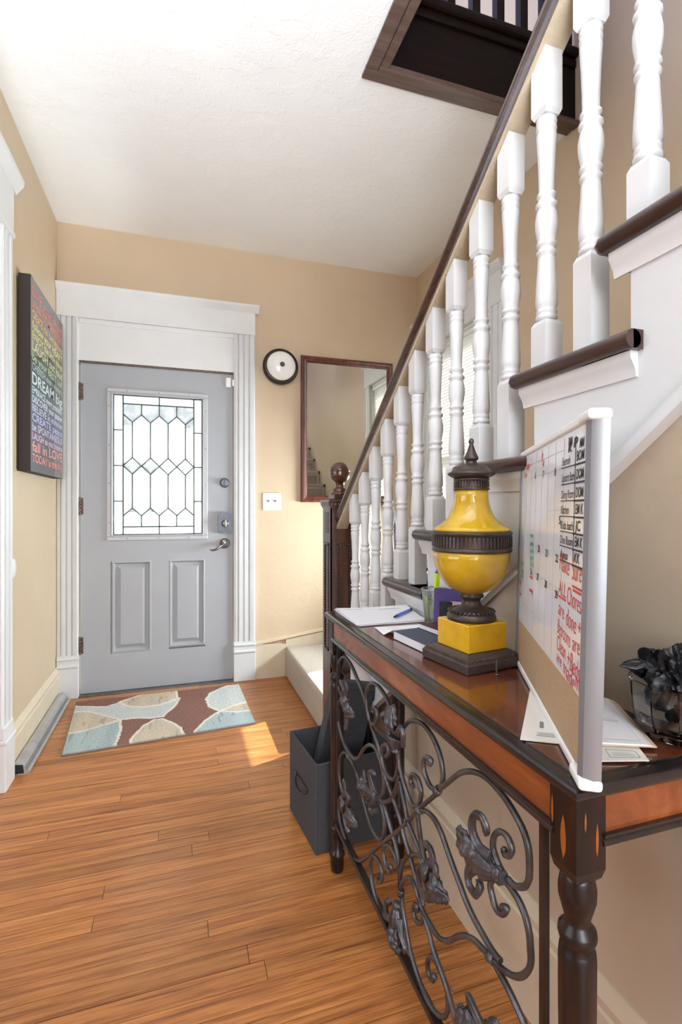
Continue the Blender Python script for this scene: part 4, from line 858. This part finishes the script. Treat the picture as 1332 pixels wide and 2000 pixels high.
for txt, x, yv, s_, ft in (('Sunday', .045, .412, .020, .045), ('New', .04, .396, .018, .025), ('8', .20, .416, .02, .012), ('4', .21, .404, .018, .012), ('work', .12, .200, .012, .03), ('meeting', .12, .175, .012, .034), ('Fri', .012, .172, .012, .02), ('Trash', .012, .150, .012, .024)):
    join_into(b_, text_mesh(txt, s_, WM @ Matrix.Translation((x, yv, .0066)), .0003, 0, ft, .1))
b_.build('red_writing', 'redink', wb)
rows_ = [('Seemeh', 'BOM', .392), ('Upstairs Bath', 'DOM', .368), ('Dining Room', 'DOM', .344), ('Kitchen', 'EM K', .322), ('Kids bath', 'JC', .300), ('Dine Room', 'EM K', .279), ('Apps', 'KK', .258)]
items = []
for a, c, yv in rows_: items += [(a, .366, yv+.0035, .017, .070 if len(a) > 7 else .046, .0001, 0), (c, .446, yv+.004, .019, .036 if len(c) > 2 else .026, .0003, 0)]
b_ = wtext('blackink', items)
for j, (a, c, yv) in enumerate(rows_): wbox(b_, .344, .416, yv-.0008, yv+.0006, .0062, .0068); wbox(b_, .412, .460, yv-.0018, yv+.0008, .0062, .0068)
wbox(b_, .415, .4165, .262, .43, .0062, .0067)
for j in range(4): join_into(b_, text_mesh(('PMM', 'p', 'MM', 'k')[j], .018, WM @ Matrix.Translation((.378+.028*(j % 3), .42-.008*(j//2), .0066)), .0004, 0, .02, .1))
for j, (txt, x, yv) in enumerate((('6', .145, .388), ('7', .215, .386), ('8', .300, .384), ('5', .335, .310), ('20', .190, .256), ('21', .250, .254), ('22', .320, .252), ('26', .125, .208), ('27', .185, .206), ('28', .250, .203), ('29', .322, .198))):
    join_into(b_, text_mesh(txt, .017, WM @ Matrix.Translation((x, yv, .0066)), .0003, 0, .016 if len(txt) > 1 else .009, 0))
b_.build('black_writing', 'blackink', wb)
b_ = B()
for txt, x, yv in (('kids', .02, .215), ('gym', .02, .200), ('home', .022, .188), ('early', .115, .262), ('pick', .118, .249), ('up at', .118, .236), ('3:30', .12, .223), ('game', .11, .278)): join_into(b_, text_mesh(txt, .013, WM @ Matrix.Translation((x, yv, .0066)), .0003, 0, .034, .1))
b_.build('green_writing', 'greenink', wb)
b_ = B()
for x in (.012, .06, .108, .157, .205, .255, .305, .355): wbox(b_, x, x+.0008, .10, .435, .0061, .0064)
for yv in (.145, .214, .268, .330, .392, .418): wbox(b_, .012, .356, yv, yv+.0008, .0061, .0064)
b_.build('calendar_grid', 'grid', wb)
# ================================================================== THINGS ON THE TABLE
def sheet(name, label, cat, corners, z, mat, th=0.0012, group=None, curl=None, prints=None):
    """thin sheet from four corner points (x, y), counter-clockwise"""
    b_ = B(); n = 6; (a, c, d, e) = [Vector(p) for p in corners]; top = []; bot = []
    for i in range(n+1):
        rt, rb = [], []
        for j in range(n+1):
            u, v = i/n, j/n; p = a*(1-u)*(1-v)+c*u*(1-v)+d*u*v+e*(1-u)*v; zz = z+(curl(u, v) if curl else 0)
            rt.append(b_.bm.verts.new((p.x, p.y, zz+th))); rb.append(b_.bm.verts.new((p.x, p.y, zz)))
        top.append(rt); bot.append(rb)
    for i in range(n):
        for j in range(n):
            b_.bm.faces.new((top[i][j], top[i+1][j], top[i+1][j+1], top[i][j+1])); b_.bm.faces.new((bot[i][j], bot[i][j+1], bot[i+1][j+1], bot[i+1][j]))
    for j in range(n):
        for r_, s_ in ((0, 1), (n, -1)): b_.bm.faces.new((top[r_][j], top[r_][j+1], bot[r_][j+1], bot[r_][j])); b_.bm.faces.new((top[j][r_], top[j+1][r_], bot[j+1][r_], bot[j][r_]))
    o = b_.build(name, mat, None, None, label, cat, group)
    if prints:
        q = B()
        for (u0, u1, v0, v1) in prints:
            P_ = []
            for u, v in ((u0, v0), (u1, v0), (u1, v1), (u0, v1)):
                p = a*(1-u)*(1-v)+c*u*(1-v)+d*u*v+e*(1-u)*v; P_.append((p.x, p.y, z+(curl(u, v) if curl else 0)+th+0.0003))
            q.quad(*P_)
        q.build('print', 'ink', o)
    return o
lines = [(0.12, 0.12+0.5*random.random()+0.2, v, v+0.012) for v in (0.62, 0.68, 0.74, 0.80, 0.86)]
g = 'sheets in the white paper pile by the pen'
sheet('paper_sheet', 'bottom sheet of the white paper pile by the newel post', 'paper', [(.481, 1.330), (.690, 1.322), (.700, 1.490), (.480, 1.540)], T+.0004, 'paper', .0010, g)
sheet('paper_sheet', 'second sheet up of the white paper pile by the newel post', 'paper', [(.484, 1.322), (.696, 1.334), (.703, 1.500), (.486, 1.536)], T+.0016, 'paper', .0010, g, lambda u, v: .0016*v)
sheet('paper_sheet', 'third sheet up of the white paper pile, just under the top one', 'paper', [(.478, 1.332), (.694, 1.328), (.702, 1.495), (.478, 1.544)], T+.0028, 'paper', .0010, g, lambda u, v: .004*v)
sheet('paper_sheet', 'top white sheet with faint print under the blue pen', 'paper', [(.480, 1.326), (.698, 1.330), (.704, 1.480), (.482, 1.542)], T+.0042, 'paper', .0008, g, lambda u, v: .0065*v*(1-.3*u)+.012*u*u*v*v, [(.10, .34, .88, .895), (.40, .52, .86, .87), (.56, .86, .82, .84), (.30, .36, .90, .91)])
# pen
pv = [Vector((.602, 1.355, T+.0125)), Vector((.696, 1.425, T+.0175))]; d = (pv[1]-pv[0]).normalized()
pn = thing('pen', 'blue ballpoint pen lying across the white paper pile', 'pen', pv[0])
B().tube([pv[0]+d*.020, pv[0]+d*.030, pv[1]-d*.014, pv[1]-d*.012], [.0042, .0046, .0046, .004], 10).build('barrel', 'penblue', pn)
B().tube([pv[0], pv[0]+d*.004, pv[0]+d*.020], [.001, .0022, .0042], 10).build('tip', 'pendark', pn); B().tube([pv[1]-d*.012, pv[1]-d*.004, pv[1]], [.0044, .0044, .003], 10).build('end_plug', 'pendark', pn)
# loose curled sheet
sheet('paper_sheet', 'loose white sheet with a curled front edge over the books', 'paper', [(.512, 1.215), (.635, 1.165), (.643, 1.196), (.520, 1.300)], T+.0006, 'paper', .0010, None, lambda u, v: .0005+.034*u*(1-v*.3)+(.006*math.sin(u*9)*(1-v)))
# books
def book(label, c, ang, sx, sy, z0, h_, cover):
    m4 = Matrix.Translation((c[0], c[1], z0)) @ Matrix.Rotation(R(ang), 4, 'Z'); t = thing('book', label, 'book', (c[0], c[1], z0), 'books beside the lamp')
    B().box(-sx/2+.002, sx/2-.002, -sy/2+.0005, sy/2-.002, .0012, h_-.0012, 0, 1, m4).build('pages', 'pages', t)
    B().box(-sx/2, sx/2, -sy/2, sy/2, h_-.0012, h_, 0, 1, m4).box(-sx/2, sx/2, -sy/2, sy/2, 0, .0012, 0, 1, m4).box(-sx/2, sx/2, sy/2-.0014, sy/2, 0, h_, 0, 1, m4).build('cover', cover, t)
book('thick white paged book with a navy cover lying beside the lamp base', (.584, 1.104), 276, .155, .108, T+.0005, .021, 'navy')
book('smaller maroon covered book lying on top of the navy book', (.636, 1.132), 278, .105, .070, T+.022, .013, 'maroon')
# pencil cup
cc = (.672, 1.230); cup = thing('pencil_cup', 'silver wire mesh pencil cup at the back of the table', 'cup', (cc[0], cc[1], T))
def cr_z(z): return .026+.011*z/.112
b_ = B(); b_.lathe([(.0001, .0005), (.026, .0005), (.0268, .004), (.0268, .010), (.0255, .010), (.0001, .004)], (cc[0], cc[1], T), 28)
b_.build('base_ring', 'mesh', cup); b_ = B()
for z in (.112,): b_.tube([(cc[0]+cr_z(z)*math.cos(a), cc[1]+cr_z(z)*math.sin(a), T+z) for a in [2*math.pi*i/28 for i in range(29)]], .0019, 6)
b_.build('rim', 'mesh', cup); b_ = B(); NS = 40
for k in range(NS):
    for s_ in (1, -1):
        b_.tube([(cc[0]+cr_z(z)*math.cos(2*math.pi*k/NS+s_*z*8), cc[1]+cr_z(z)*math.sin(2*math.pi*k/NS+s_*z*8), T+z) for z in (.006, .03, .055, .085, .112)], .00055, 4)
b_.build('wire_mesh', 'mesh', cup, kind='stuff')
hl = thing('highlighter', 'lime green highlighter standing in the mesh pencil cup', 'highlighter', (cc[0]-.006, cc[1]-.004, T+.006))
B().box(-.0065, .0065, -.0045, .0045, .05, .152, .002, 2, Matrix.Translation((cc[0]-.006, cc[1]-.004, T+.004)) @ Matrix.Rotation(R(4), 4, 'Y')).build('barrel', 'lime', hl)
B().prism([(-.0065, .152), (.0065, .152), (.0, .165)], 'Y', -.004, .004).build('tip', 'greycap', hl)
hl.children[-1].matrix_basis = hl.children[-1].matrix_basis  # built at origin, moved below
for v in hl.children[-1].data.vertices: v.co = Matrix.Translation((cc[0]-.006, cc[1]-.004, T+.004)) @ Matrix.Rotation(R(4), 4, 'Y') @ v.co
B().tube([(cc[0]+.010, cc[1]-.010, T+.006), (cc[0]+.026, cc[1]-.020, T+.112)], .004, 8).build('pen', 'black', None, None, 'black pen leaning in the mesh cup behind the purple booklet', 'pen')
B().tube([(cc[0]-.012, cc[1]+.010, T+.006), (cc[0]-.020, cc[1]+.016, T+.090)], .0042, 8).build('marker', 'lime', None, None, 'short lime green marker low inside the mesh cup', 'marker')
# purple booklet behind the yellow block
B_l = Vector((.640, 1.184, T+.0008)); e1 = Vector((.072, -.070, 0)).normalized(); nrm = e1.cross(Vector((0, 0, 1))).normalized(); la_ = R(6); e2 = (Vector((0, 0, 1))*math.cos(la_)-nrm*math.sin(la_)).normalized(); e3 = e1.cross(e2)
BM = Matrix(((e1.x, e2.x, e3.x, B_l.x), (e1.y, e2.y, e3.y, B_l.y), (e1.z, e2.z, e3.z, B_l.z), (0, 0, 0, 1)))
bk = thing('booklet', 'purple and peach booklet with a dark picture standing behind the lamp', 'booklet', B_l)
B().box(0, .086, 0, .122, -.003, 0, .0006, 1, BM).build('cover', 'purple', bk)
B().box(.045, .085, .001, .090, 0, .0005, 0, 1, BM).build('printed_area', 'peach', bk)
b_ = B(); b_.box(.016, .050, .044, .088, .0004, .0010, 0, 1, BM); b_.build('picture', 'photo', bk, label='dark rounded picture')
b_ = B()
for k, (x0, x1) in enumerate(((.054, .072), (.054, .080))): b_.box(x0, x1, .078-k*.007, .0803-k*.007, .0005, .0008, 0, 1, BM)
b_.build('red_print', 'redink', bk); b_ = B()
for k, (x0, x1) in enumerate(((.058, .081), (.062, .079), (.060, .080), (.064, .079))): b_.box(x0, x1, .062-k*.006, .0632-k*.006, .0005, .0008, 0, 1, BM)
b_.build('dark_print', 'ink', bk)
# screw standing on its head
sw = thing('screw', 'dark screw standing on its head in front of the lamp base', 'screw', (.606, .857, T)); b_ = B(); b_.lathe([(.0001, .0002), (.0042, .0006), (.004, .0016), (.0016, .003)], (.606, .857, T), 12); b_.build('head', 'screw', sw)
b_ = B(); pr_ = [(.0014, .003)]
for k in range(11): pr_ += [(.0014, .0045+k*.0022), (.0021, .0056+k*.0022)]
pr_ += [(.0002, .031)]; b_.lathe(pr_, (.606, .857, T), 10); b_.build('threaded_shank', 'screw', sw)
# envelopes under the whiteboard and leaflets beside the bowl
g = 'cards and envelopes stacked behind the whiteboard'
sheet('envelope', 'ivory card poking out in front of the whiteboard foot', 'card', [(.468, .606), (.560, .548), (.680, .740), (.628, .782)], T+.0006, 'paper2', .0012, None, None, [(.20, .50, .075, .085), (.22, .52, .10, .108), (.2, .48, .125, .13), (.24, .30, .20, .30), (.6, .66, .35, .6)])
sheet('envelope', 'ivory card lowest in the stack beside the glass bowl', 'card', [(.502, .526), (.588, .500), (.640, .590), (.590, .672)], T+.0022, 'paper2', .0012, g, None, [(.45, .9, .06, .068), (.45, .9, .22, .228), (.45, .46, .06, .228), (.89, .9, .06, .228), (.52, .84, .10, .106), (.52, .84, .13, .136), (.52, .8, .16, .166)])
sheet('envelope', 'tan envelope lowest of the tan ones beside the glass bowl', 'envelope', [(.540, .560), (.628, .522), (.705, .660), (.655, .715)], T+.0038, 'paper3', .0016, g)
sheet('envelope', 'pale tan envelope second in the stack beside the glass bowl', 'envelope', [(.536, .560), (.624, .523), (.706, .668), (.650, .722)], T+.0058, 'paper3', .0014, g)
sheet('envelope', 'ivory envelope in the middle of the stack beside the glass bowl', 'envelope', [(.530, .562), (.618, .521), (.700, .672), (.655, .730)], T+.0076, 'paper2', .0014, g)
sheet('leaflet', 'white leaflet under the printed top leaflet beside the glass bowl', 'leaflet', [(.524, .560), (.612, .520), (.694, .672), (.650, .735)], T+.0094, 'paper', .0010, g)
sheet('leaflet', 'printed white leaflet on top of the stack beside the glass bowl', 'leaflet', [(.520, .560), (.608, .520), (.690, .672), (.645, .738)], T+.0108, 'paper', .0012, g, None,
      [(.3, .78, .46, .463), (.25, .85, .40, .406), (.25, .85, .425, .431), (.35, .6, .54, .548), (.42, .56, .575, .583), (.30, .55, .72, .73), (.95, .953, .06, .95), (.1, .95, .06, .063)])
# pressed glass bowl and the bag in it
bc = (.756, .622); RB = 0.066
bc = (.688, .546)
b_ = B(); prof_o = [(.030, .0), (.040, .001), (.046, .007), (.0565, .022), (.0625, .040), (.0645, .060), (.0660, .076), (.0655, .082)]; prof_i = [(.0610, .082), (.0600, .060), (.0575, .040), (.050, .024), (.038, .013), (.0001, .011)]
KB = .90
prof = [(.0001, .0006), (.030, .0006)]+[(r, z+.0006) for r, z in prof_o[1:]]+prof_i
n_ = 10; rings = []
for r, z in prof: rings.append([b_.bm.verts.new((bc[0]+r*KB*math.cos(2*math.pi*(i+.3)/n_), bc[1]+r*KB*math.sin(2*math.pi*(i+.3)/n_), T+z)) for i in range(n_)])
for a, c in zip(rings, rings[1:]):
    for i in range(n_): b_.bm.faces.new((a[i], a[(i+1) % n_], c[(i+1) % n_], c[i]))
bmesh.ops.remove_doubles(b_.bm, verts=b_.bm.verts[:], dist=0.0004)
b_.build('glass_bowl', 'bowl', None, None, 'clear faceted glass bowl at the back of the table', 'bowl')
rnd = random.Random(3)
def crumple(c, rad, seed, subd=4, amp=.35):
    bm = bmesh.new(); bmesh.ops.create_icosphere(bm, subdivisions=subd, radius=1.0)
    from mathutils import noise
    for v in bm.verts:
        p = v.co.copy(); k = 1+amp*noise.noise(p*1.6+Vector((seed, 0, 0)))-amp*.9*abs(noise.noise(p*2.6+Vector((0, seed, 0))))-amp*.35*abs(noise.noise(p*6+Vector((0, 0, seed))))
        k += .12*amp
        v.co = Vector((c[0]+p.x*rad[0]*k, c[1]+p.y*rad[1]*k, c[2]+p.z*rad[2]*k))
    b_ = B(); b_.bm.free(); b_.bm = bm; return b_
bg_ = crumple((bc[0]+.004, bc[1]-.002, T+.080), (.043, .043, .060), 2.3, 5, .5)
bago = bg_.build('plastic_bag', 'bag', None, None, 'crumpled black plastic bag stuffed in the glass bowl', 'bag')
b_ = B()
b_ = crumple((bc[0]-.026, bc[1]+.030, T+.094), (.034, .010, .013), 4.4, 3, .35)
for v in b_.bm.verts:
    k = (bc[0]-.026-v.co.x)/.034
    if k > 0: v.co.z += .006*k; v.co.y += .010*k; v.co.z = T+.098+(v.co.z-T-.098)*(1-.75*k)
b_.build('bag_corner', 'bag', bago)
crumple((bc[0]-.010, bc[1]-.014, T+.019), (.018, .014, .0075), 7.1, 3, .25).build('wrapper', 'paper3', None, None, 'crumpled pale wrapper at the bottom of the glass bowl', 'wrapper')

# ================================================================== WALL THINGS
def px_wall(x, z, yy=D): return (x, yy, z)
mr = thing('wall_mirror', 'rectangular wall mirror in a mahogany frame beside the corner', 'mirror', (1.147, D, 1.69))
mx0, mx1, mz0, mz1 = 0.803, 1.492, 1.190, 2.205; fp = [(0, 0), (0, .020), (.006, .026), (.016, .027), (.026, .020), (.034, .022), (.040, .016), (.045, .010), (.045, 0)]
b_ = B(); rows = []
for x, z, sx, sz in ((mx0, mz0, 1, 1), (mx1, mz0, -1, 1), (mx1, mz1, -1, -1), (mx0, mz1, 1, -1)): rows.append([b_.bm.verts.new((x+sx*a, D-.001-c, z+sz*a)) for a, c in fp])
for i in range(4):
    a, c = rows[i], rows[(i+1) % 4]
    for j in range(len(fp)): b_.bm.faces.new((a[j], a[(j+1) % len(fp)], c[(j+1) % len(fp)], c[j]))
b_.build('frame', 'mahog', mr)
B().box(mx0+.04, mx1-.04, D-.010, D-.004, mz0+.04, mz1-.04).build('mirror_glass', 'mirror', mr)
wl_ = thing('wall_light', 'round opal glass wall light with a dark bronze rim beside the mirror', 'lamp', (.660, D, 2.110)); LM = on_door(.660, 2.110, D-.001)
B().lathe([(.0001, 0), (.112, 0), (.118, .006), (.122, .020), (.121, .034), (.114, .044), (.104, .048), (.098, .046), (.0001, .046)], n=48, mat=LM).build('rim', 'ironpost', wl_)
B().lathe([(.099, .046), (.097, .052), (.088, .063), (.072, .073), (.050, .081), (.025, .086), (.0001, .088)], n=48, mat=LM).build('diffuser', 'opal', wl_)
B().lathe([(.014, .084), (.017, .088), (.015, .092), (.010, .096), (.008, .102), (.0001, .104)], n=20, mat=LM).build('finial', 'pewter', wl_)
sw_ = thing('light_switch', 'white double light switch plate beside the door casing', 'switch', (.604, D, 1.193)); B().box(.542, .666, D-.007, D-.0005, 1.133, 1.252, .004, 2).build('plate', 'plastic', sw_)
for x in (.581, .627):
    B().box(x-.006, x+.006, D-.0085, D-.006, 1.178, 1.208).build('toggle_slot', 'pages', sw_); B().box(x-.0035, x+.0035, D-.018, D-.007, 1.190, 1.203, .0015).build('toggle', 'nickel', sw_)
B().lathe([(.0001, 0), (.043, 0), (.043, .003), (.040, .006), (.0001, .007)], n=32, mat=Matrix.Translation((L+.0005, 2.535, .885)) @ Matrix.Rotation(R(90), 4, 'Y')).build('wall_plate', 'plastic', None, None, 'round white cover plate on the beige wall below the word canvas', 'plate')
# word canvas
cv = thing('word_canvas', 'black canvas printed with rainbow inspirational words hanging beside the front door', 'picture', (L, 2.97, 1.79)); CX = L+.055
cy0, cy1, cz0, cz1 = 2.60, 3.268, 1.318, 2.215
B().box(L+.006, CX, cy0, cy1, cz0, cz1, .002).build('stretched_canvas', 'canvasside', cv); B().box(CX-.001, CX+.0012, cy0+.001, cy1-.001, cz0+.001, cz1-.001).build('print_face', 'canvas', cv)
words_ = [('LIVE your dream', .85, .05), ('show COMPASSION', .72, .10), ('CREATE your own happiness', .55, .16), ('follow your HEART', .45, .22), ('ENJOY the little things', .42, .26), ('LAUGH out loud', .36, .31), ('be your BEST self', .24, .36), ('CHERISH every moment', .20, .41), ('DREAM big', .15, .47), ('EMBRACE every possibility', .12, .52), ('DISCOVER your passion', .10, .56), ('BELIEVE in miracles', .08, .61), ('CREATE peace', .08, .66), ('be SPONTANEOUS', .10, .72), ('LAUGH as you breathe', .2, .78), ('fall in LOVE', .5, .86), ('TODAY is the day', .6, .93)]
cols = [(.70, .10, .07), (.74, .17, .09), (.78, .42, .12), (.72, .62, .16), (.64, .64, .18), (.62, .66, .26), (.36, .55, .30), (.32, .50, .42), (.62, .80, .80), (.52, .66, .72), (.56, .66, .78), (.42, .50, .68), (.36, .42, .76), (.50, .44, .66), (.60, .38, .55), (.74, .26, .24), (.72, .20, .16)]
CM = Matrix(((0, 0, 1, CX+.0016), (1, 0, 0, 0), (0, 1, 0, 0), (0, 0, 0, 1)))   # text x -> +Y, text y -> Z, faces +X
wd = cy1-cy0-.05; zt = cz1-.03
hts = [.064, .052, .05, .05, .046, .056, .046, .044, .07, .042, .042, .042, .046, .046, .04, .06, .05]; tot = sum(hts); sc2 = (cz1-cz0-.07)/tot
for i, (tx, _, _) in enumerate(words_):
    hh = hts[i]*sc2; zt -= hh; m_ = paint('print_%s' % tx.split()[0].lower(), cols[i], 0.35, 0.02, coat=.4)
    b_ = B(); join_into(b_, text_mesh(tx, hh*1.12, CM @ Matrix.Translation((cy0+.025, zt+hh*.12, 0)), .0012, 0, wd)); b_.build('word_line', m_, cv)
# metal raceway along the left wall
hx = thing('floor_raceway', 'long grey metal raceway along the wall foot below the word canvas', 'raceway', (L+.05, 2.8, 0))
pr_ = [(-.672, .0), (-.615, .0), (-.612, .010), (-.620, .014), (-.628, .014), (-.632, .032), (-.640, .046), (-.652, .052), (-.672, .052)]
B().prism(pr_, 'Y', 2.475, 3.335).build('cover', 'alu', hx); B().prism([(-.668, .006), (-.634, .006), (-.638, .042), (-.668, .046)], 'Y', 2.474, 2.478).build('open_end', 'black', hx)
for zz, xx in ((.028, -.6315), (.018, -.629)): B().box(xx-.001, xx+.0012, 2.478, 3.334, zz-.0015, zz+.0015).build('groove', 'pewter', hx)

# ================================================================== RUG
rc = [Vector((-.574, 3.278)), Vector((.374, 3.286)), Vector((.392, 2.672)), Vector((-.516, 2.594))]
RUGP = [('b', [(-.556, 3.117), (-.48, 3.097), (-.386, 3.01), (-.301, 2.927), (-.392, 2.873), (-.462, 2.836), (-.60, 2.82), (-.65, 3.13)]),
 ('s', [(-.60, 2.82), (-.462, 2.836), (-.392, 2.873), (-.299, 2.916), (-.283, 2.798), (-.287, 2.686), (-.296, 2.58), (-.60, 2.55)]),
 ('g', [(-.65, 3.24), (-.465, 3.164), (-.395, 3.141), (-.331, 3.182), (-.282, 3.116), (-.2, 3.066), (-.097, 3.069), (-.008, 3.142), (.004, 3.150), (-.017, 3.043), (-.083, 2.9), (-.141, 2.897), (-.224, 2.924), (-.301, 2.927), (-.386, 3.01), (-.48, 3.097), (-.65, 3.12)]),
 ('b', [(-.332, 3.19), (-.283, 3.232), (-.177, 3.30), (-.018, 3.30), (-.008, 3.156), (-.097, 3.081), (-.201, 3.073), (-.282, 3.116)]),
 ('b', [(-.231, 2.58), (-.214, 2.699), (-.175, 2.803), (-.123, 2.869), (-.082, 2.867), (-.023, 2.784), (.009, 2.723), (.028, 2.6)]),
 ('g', [(.40, 3.35), (.264, 3.251), (.185, 3.175), (.156, 3.076), (.168, 2.958), (.217, 2.883), (.282, 2.921), (.332, 2.955), (.42, 2.983)]),
 ('b', [(.42, 2.977), (.42, 2.833), (.301, 2.839), (.225, 2.873), (.282, 2.921)]),
 ('s', [(.43, 2.83), (.31, 2.836), (.216, 2.876), (.141, 2.783), (.063, 2.62), (.43, 2.6)])]
RC = {'b': (.56, .475, .37), 's': (.40, .475, .475), 'g': (.55, .565, .55), 'm': (.24, .125, .10), 'o': (.72, .68, .60), 'e': (.20, .17, .15)}
def rug_col(p):
    best = 1e9; ins = 'm'
    for k, pl in RUGP:
        c = False; n = len(pl)
        for i in range(n):
            x0, y0 = pl[i]; x1, y1 = pl[(i+1) % n]
            if (y0 > p.y) != (y1 > p.y) and p.x < (x1-x0)*(p.y-y0)/(y1-y0)+x0: c = not c
            dx, dy = x1-x0, y1-y0; t = max(0, min(1, ((p.x-x0)*dx+(p.y-y0)*dy)/(dx*dx+dy*dy))); best = min(best, math.hypot(p.x-x0-t*dx, p.y-y0-t*dy))
        if c: ins = k
    return 'o' if best < .0075 else ins
from mathutils import noise as NZ
bm = bmesh.new(); cl = bm.loops.layers.float_color.new('pile'); NX, NY = 200, 132; vv = []
for j in range(NY+1):
    row = []
    for i in range(NX+1):
        u, v = i/NX, j/NY; p = rc[0]*(1-u)*(1-v)+rc[1]*u*(1-v)+rc[2]*u*v+rc[3]*(1-u)*v; e = min(u*NX, (1-u)*NX, v*NY, (1-v)*NY)
        n1 = NZ.noise(Vector((p.x*90, p.y*90, 0))); p2 = p+Vector((NZ.noise(Vector((p.x*25, p.y*25, 3))), NZ.noise(Vector((p.x*25, p.y*25, 9)))))*.004
        k = rug_col(p2); c = RC['e'] if e < 1 else RC[k]
        st_ = NZ.noise(Vector((p.x*14, p.y*2.5, 0))); f = 1+.16*n1+(.16*st_ if k in 'sb' else .08*st_)
        ln = NZ.noise(Vector((p.x*60, p.y*8, 5)))
        if k in 'sb' and ln > .42: f *= .72
        z = (.003 if e < 1 else .0105+.0016*n1+(.0012 if k == 'o' else 0)+.0012*NZ.noise(Vector((p.x*240, p.y*240, 1))))
        row.append((bm.verts.new((p.x, p.y, z)), (c[0]*f, c[1]*f, c[2]*f, 1)))
    vv.append(row)
for j in range(NY):
    for i in range(NX):
        q = (vv[j][i], vv[j+1][i], vv[j+1][i+1], vv[j][i+1]); f = bm.faces.new([a[0] for a in q])
        for lp, a in zip(f.loops, q): lp[cl] = a[1]
bd_ = [vv[0][i][0] for i in range(NX+1)]+[vv[j][NX][0] for j in range(1, NY+1)]+[vv[NY][i][0] for i in range(NX-1, -1, -1)]+[vv[j][0][0] for j in range(NY-1, 0, -1)]
lowv = [bm.verts.new((v.co.x, v.co.y, .0006)) for v in bd_]
for i in range(len(bd_)):
    f = bm.faces.new((bd_[i], bd_[(i+1) % len(bd_)], lowv[(i+1) % len(bd_)], lowv[i]))
    for lp in f.loops: lp[cl] = (*RC['e'], 1)
m_, t_n, b_n = nt('rug_pile'); at = t_n.nodes.new('ShaderNodeVertexColor'); at.layer_name = 'pile'; t_n.links.new(at.outputs[0], b_n.inputs['Base Color']); setin(b_n, Roughness=.95); b_n.inputs['Specular IOR Level'].default_value = .1
gp = t_n.nodes.new('ShaderNodeNewGeometry'); nn = N(t_n, 'ShaderNodeTexNoise', Scale=420.0, Detail=2.0); t_n.links.new(gp.outputs['Position'], nn.inputs['Vector']); bp = N(t_n, 'ShaderNodeBump', Strength=.9, Distance=.003); t_n.links.new(nn.outputs['Fac'], bp.inputs['Height']); t_n.links.new(bp.outputs[0], b_n.inputs['Normal'])
b_ = B(); b_.bm.free(); b_.bm = bm; b_.build('rug', m_, None, None, 'door mat rug with brown, beige and blue grey leaf shapes before the grey door', 'rug')

# ================================================================== STORAGE BIN UNDER THE TABLE END
bn = thing('storage_bin', 'open charcoal fabric storage bin on the floor behind the table leg', 'bin', (.55, 1.74, 0))
p0, p1 = Vector((.431, 1.597)), Vector((.404, 1.878)); dv = (p1-p0).normalized(); pv_ = Vector((dv.y, -dv.x)); LEN = .30; hgt = .298; th = .008
BMX = Matrix(((pv_.x, dv.x, 0, p0.x), (pv_.y, dv.y, 0, p0.y), (0, 0, 1, .001), (0, 0, 0, 1))); DP = (p1-p0).length
b_ = B()
for x0, x1, y0, y1 in ((0, th, 0, DP), (LEN-th, LEN, 0, DP), (th, LEN-th, 0, th), (th, LEN-th, DP-th, DP)): b_.box(x0, x1, y0, y1, 0, hgt, .0015, 1, BMX)
b_.box(th, LEN-th, th, DP-th, 0, th, 0, 1, BMX); b_.build('body', 'bin', bn)
b_ = B(); b_.box(th+.0003, LEN-th-.0003, th+.0003, DP-th-.0003, th, th+.002, 0, 1, BMX)
b_.build('lining', 'binin', bn)
def strap(q): return BMX @ Vector(q)
B().tube([strap(p) for p in cr([(-.001, .205, .184), (-.010, .190, .168), (-.016, .160, .154), (-.016, .120, .152), (-.010, .092, .160), (-.001, .082, .172)], 4)], .0055, 8, flat=((0, 0, 1), .55)).build('handle', 'black', bn)
B().box(-.0012, .001, .075, .212, .174, .190, .001, 1, BMX).build('handle_slot', 'black', bn)
def slab(label, x, yy, z, w_, t__, h_, ang, mat='bin', lip=True):
    m4 = BMX @ Matrix.Translation((x, yy, z)) @ Matrix.Rotation(R(ang), 4, 'Y'); t = thing('folded_bin', label, 'bin', m4.to_translation(), 'folded bins standing in the open bin')
    B().box(0, w_, 0, t__, 0, h_, .003, 2, m4).build('panel', mat, t)
    if lip: B().box(-.003, w_+.003, -.004, t__+.004, h_-.022, h_+.003, .003, 2, m4).build('lid_edge', mat, t)
slab('wide charcoal folded bin leaning in the open bin', .024, .150, .058, .170, .045, .465, 14)
slab('black folded bin leaning behind and beside the wide charcoal one', .130, .205, .058, .120, .045, .410, 14, 'binin')
# cane in the corner of the landing
cn = thing('cane', 'dark hooked cane leaning in the corner of the landing below the mirror', 'cane', (1.50, D-.08, LZ))
b_ = B(); b_.tube(cr([(1.545, D-.05, LZ+.012), (1.515, D-.05, .70), (1.500, D-.045, 1.02), (1.488, D-.04, 1.12), (1.462, D-.04, 1.178), (1.432, D-.04, 1.180), (1.415, D-.045, 1.150)], 6), .014, 10); b_.build('shaft', 'slate', cn)
B().lathe([(.0001, 0), (.017, .001), (.018, .020), (.014, .026)], (1.545, D-.05, LZ+.001), 12).build('rubber_tip', 'black', cn)
# apply smooth shading by angle on rounded pieces
for ob in SC.objects:
    if ob.type == 'MESH' and ob.name.split('.')[0] in ('handrail', 'tread', 'table_rim', 'door_handle', 'lever', 'wrapper', 'plastic_bag', 'cove_moulding', 'side_rail'):
        try: ob.data.shade_smooth(); ob.data.set_sharp_from_angle(angle=R(35))
        except Exception: pass
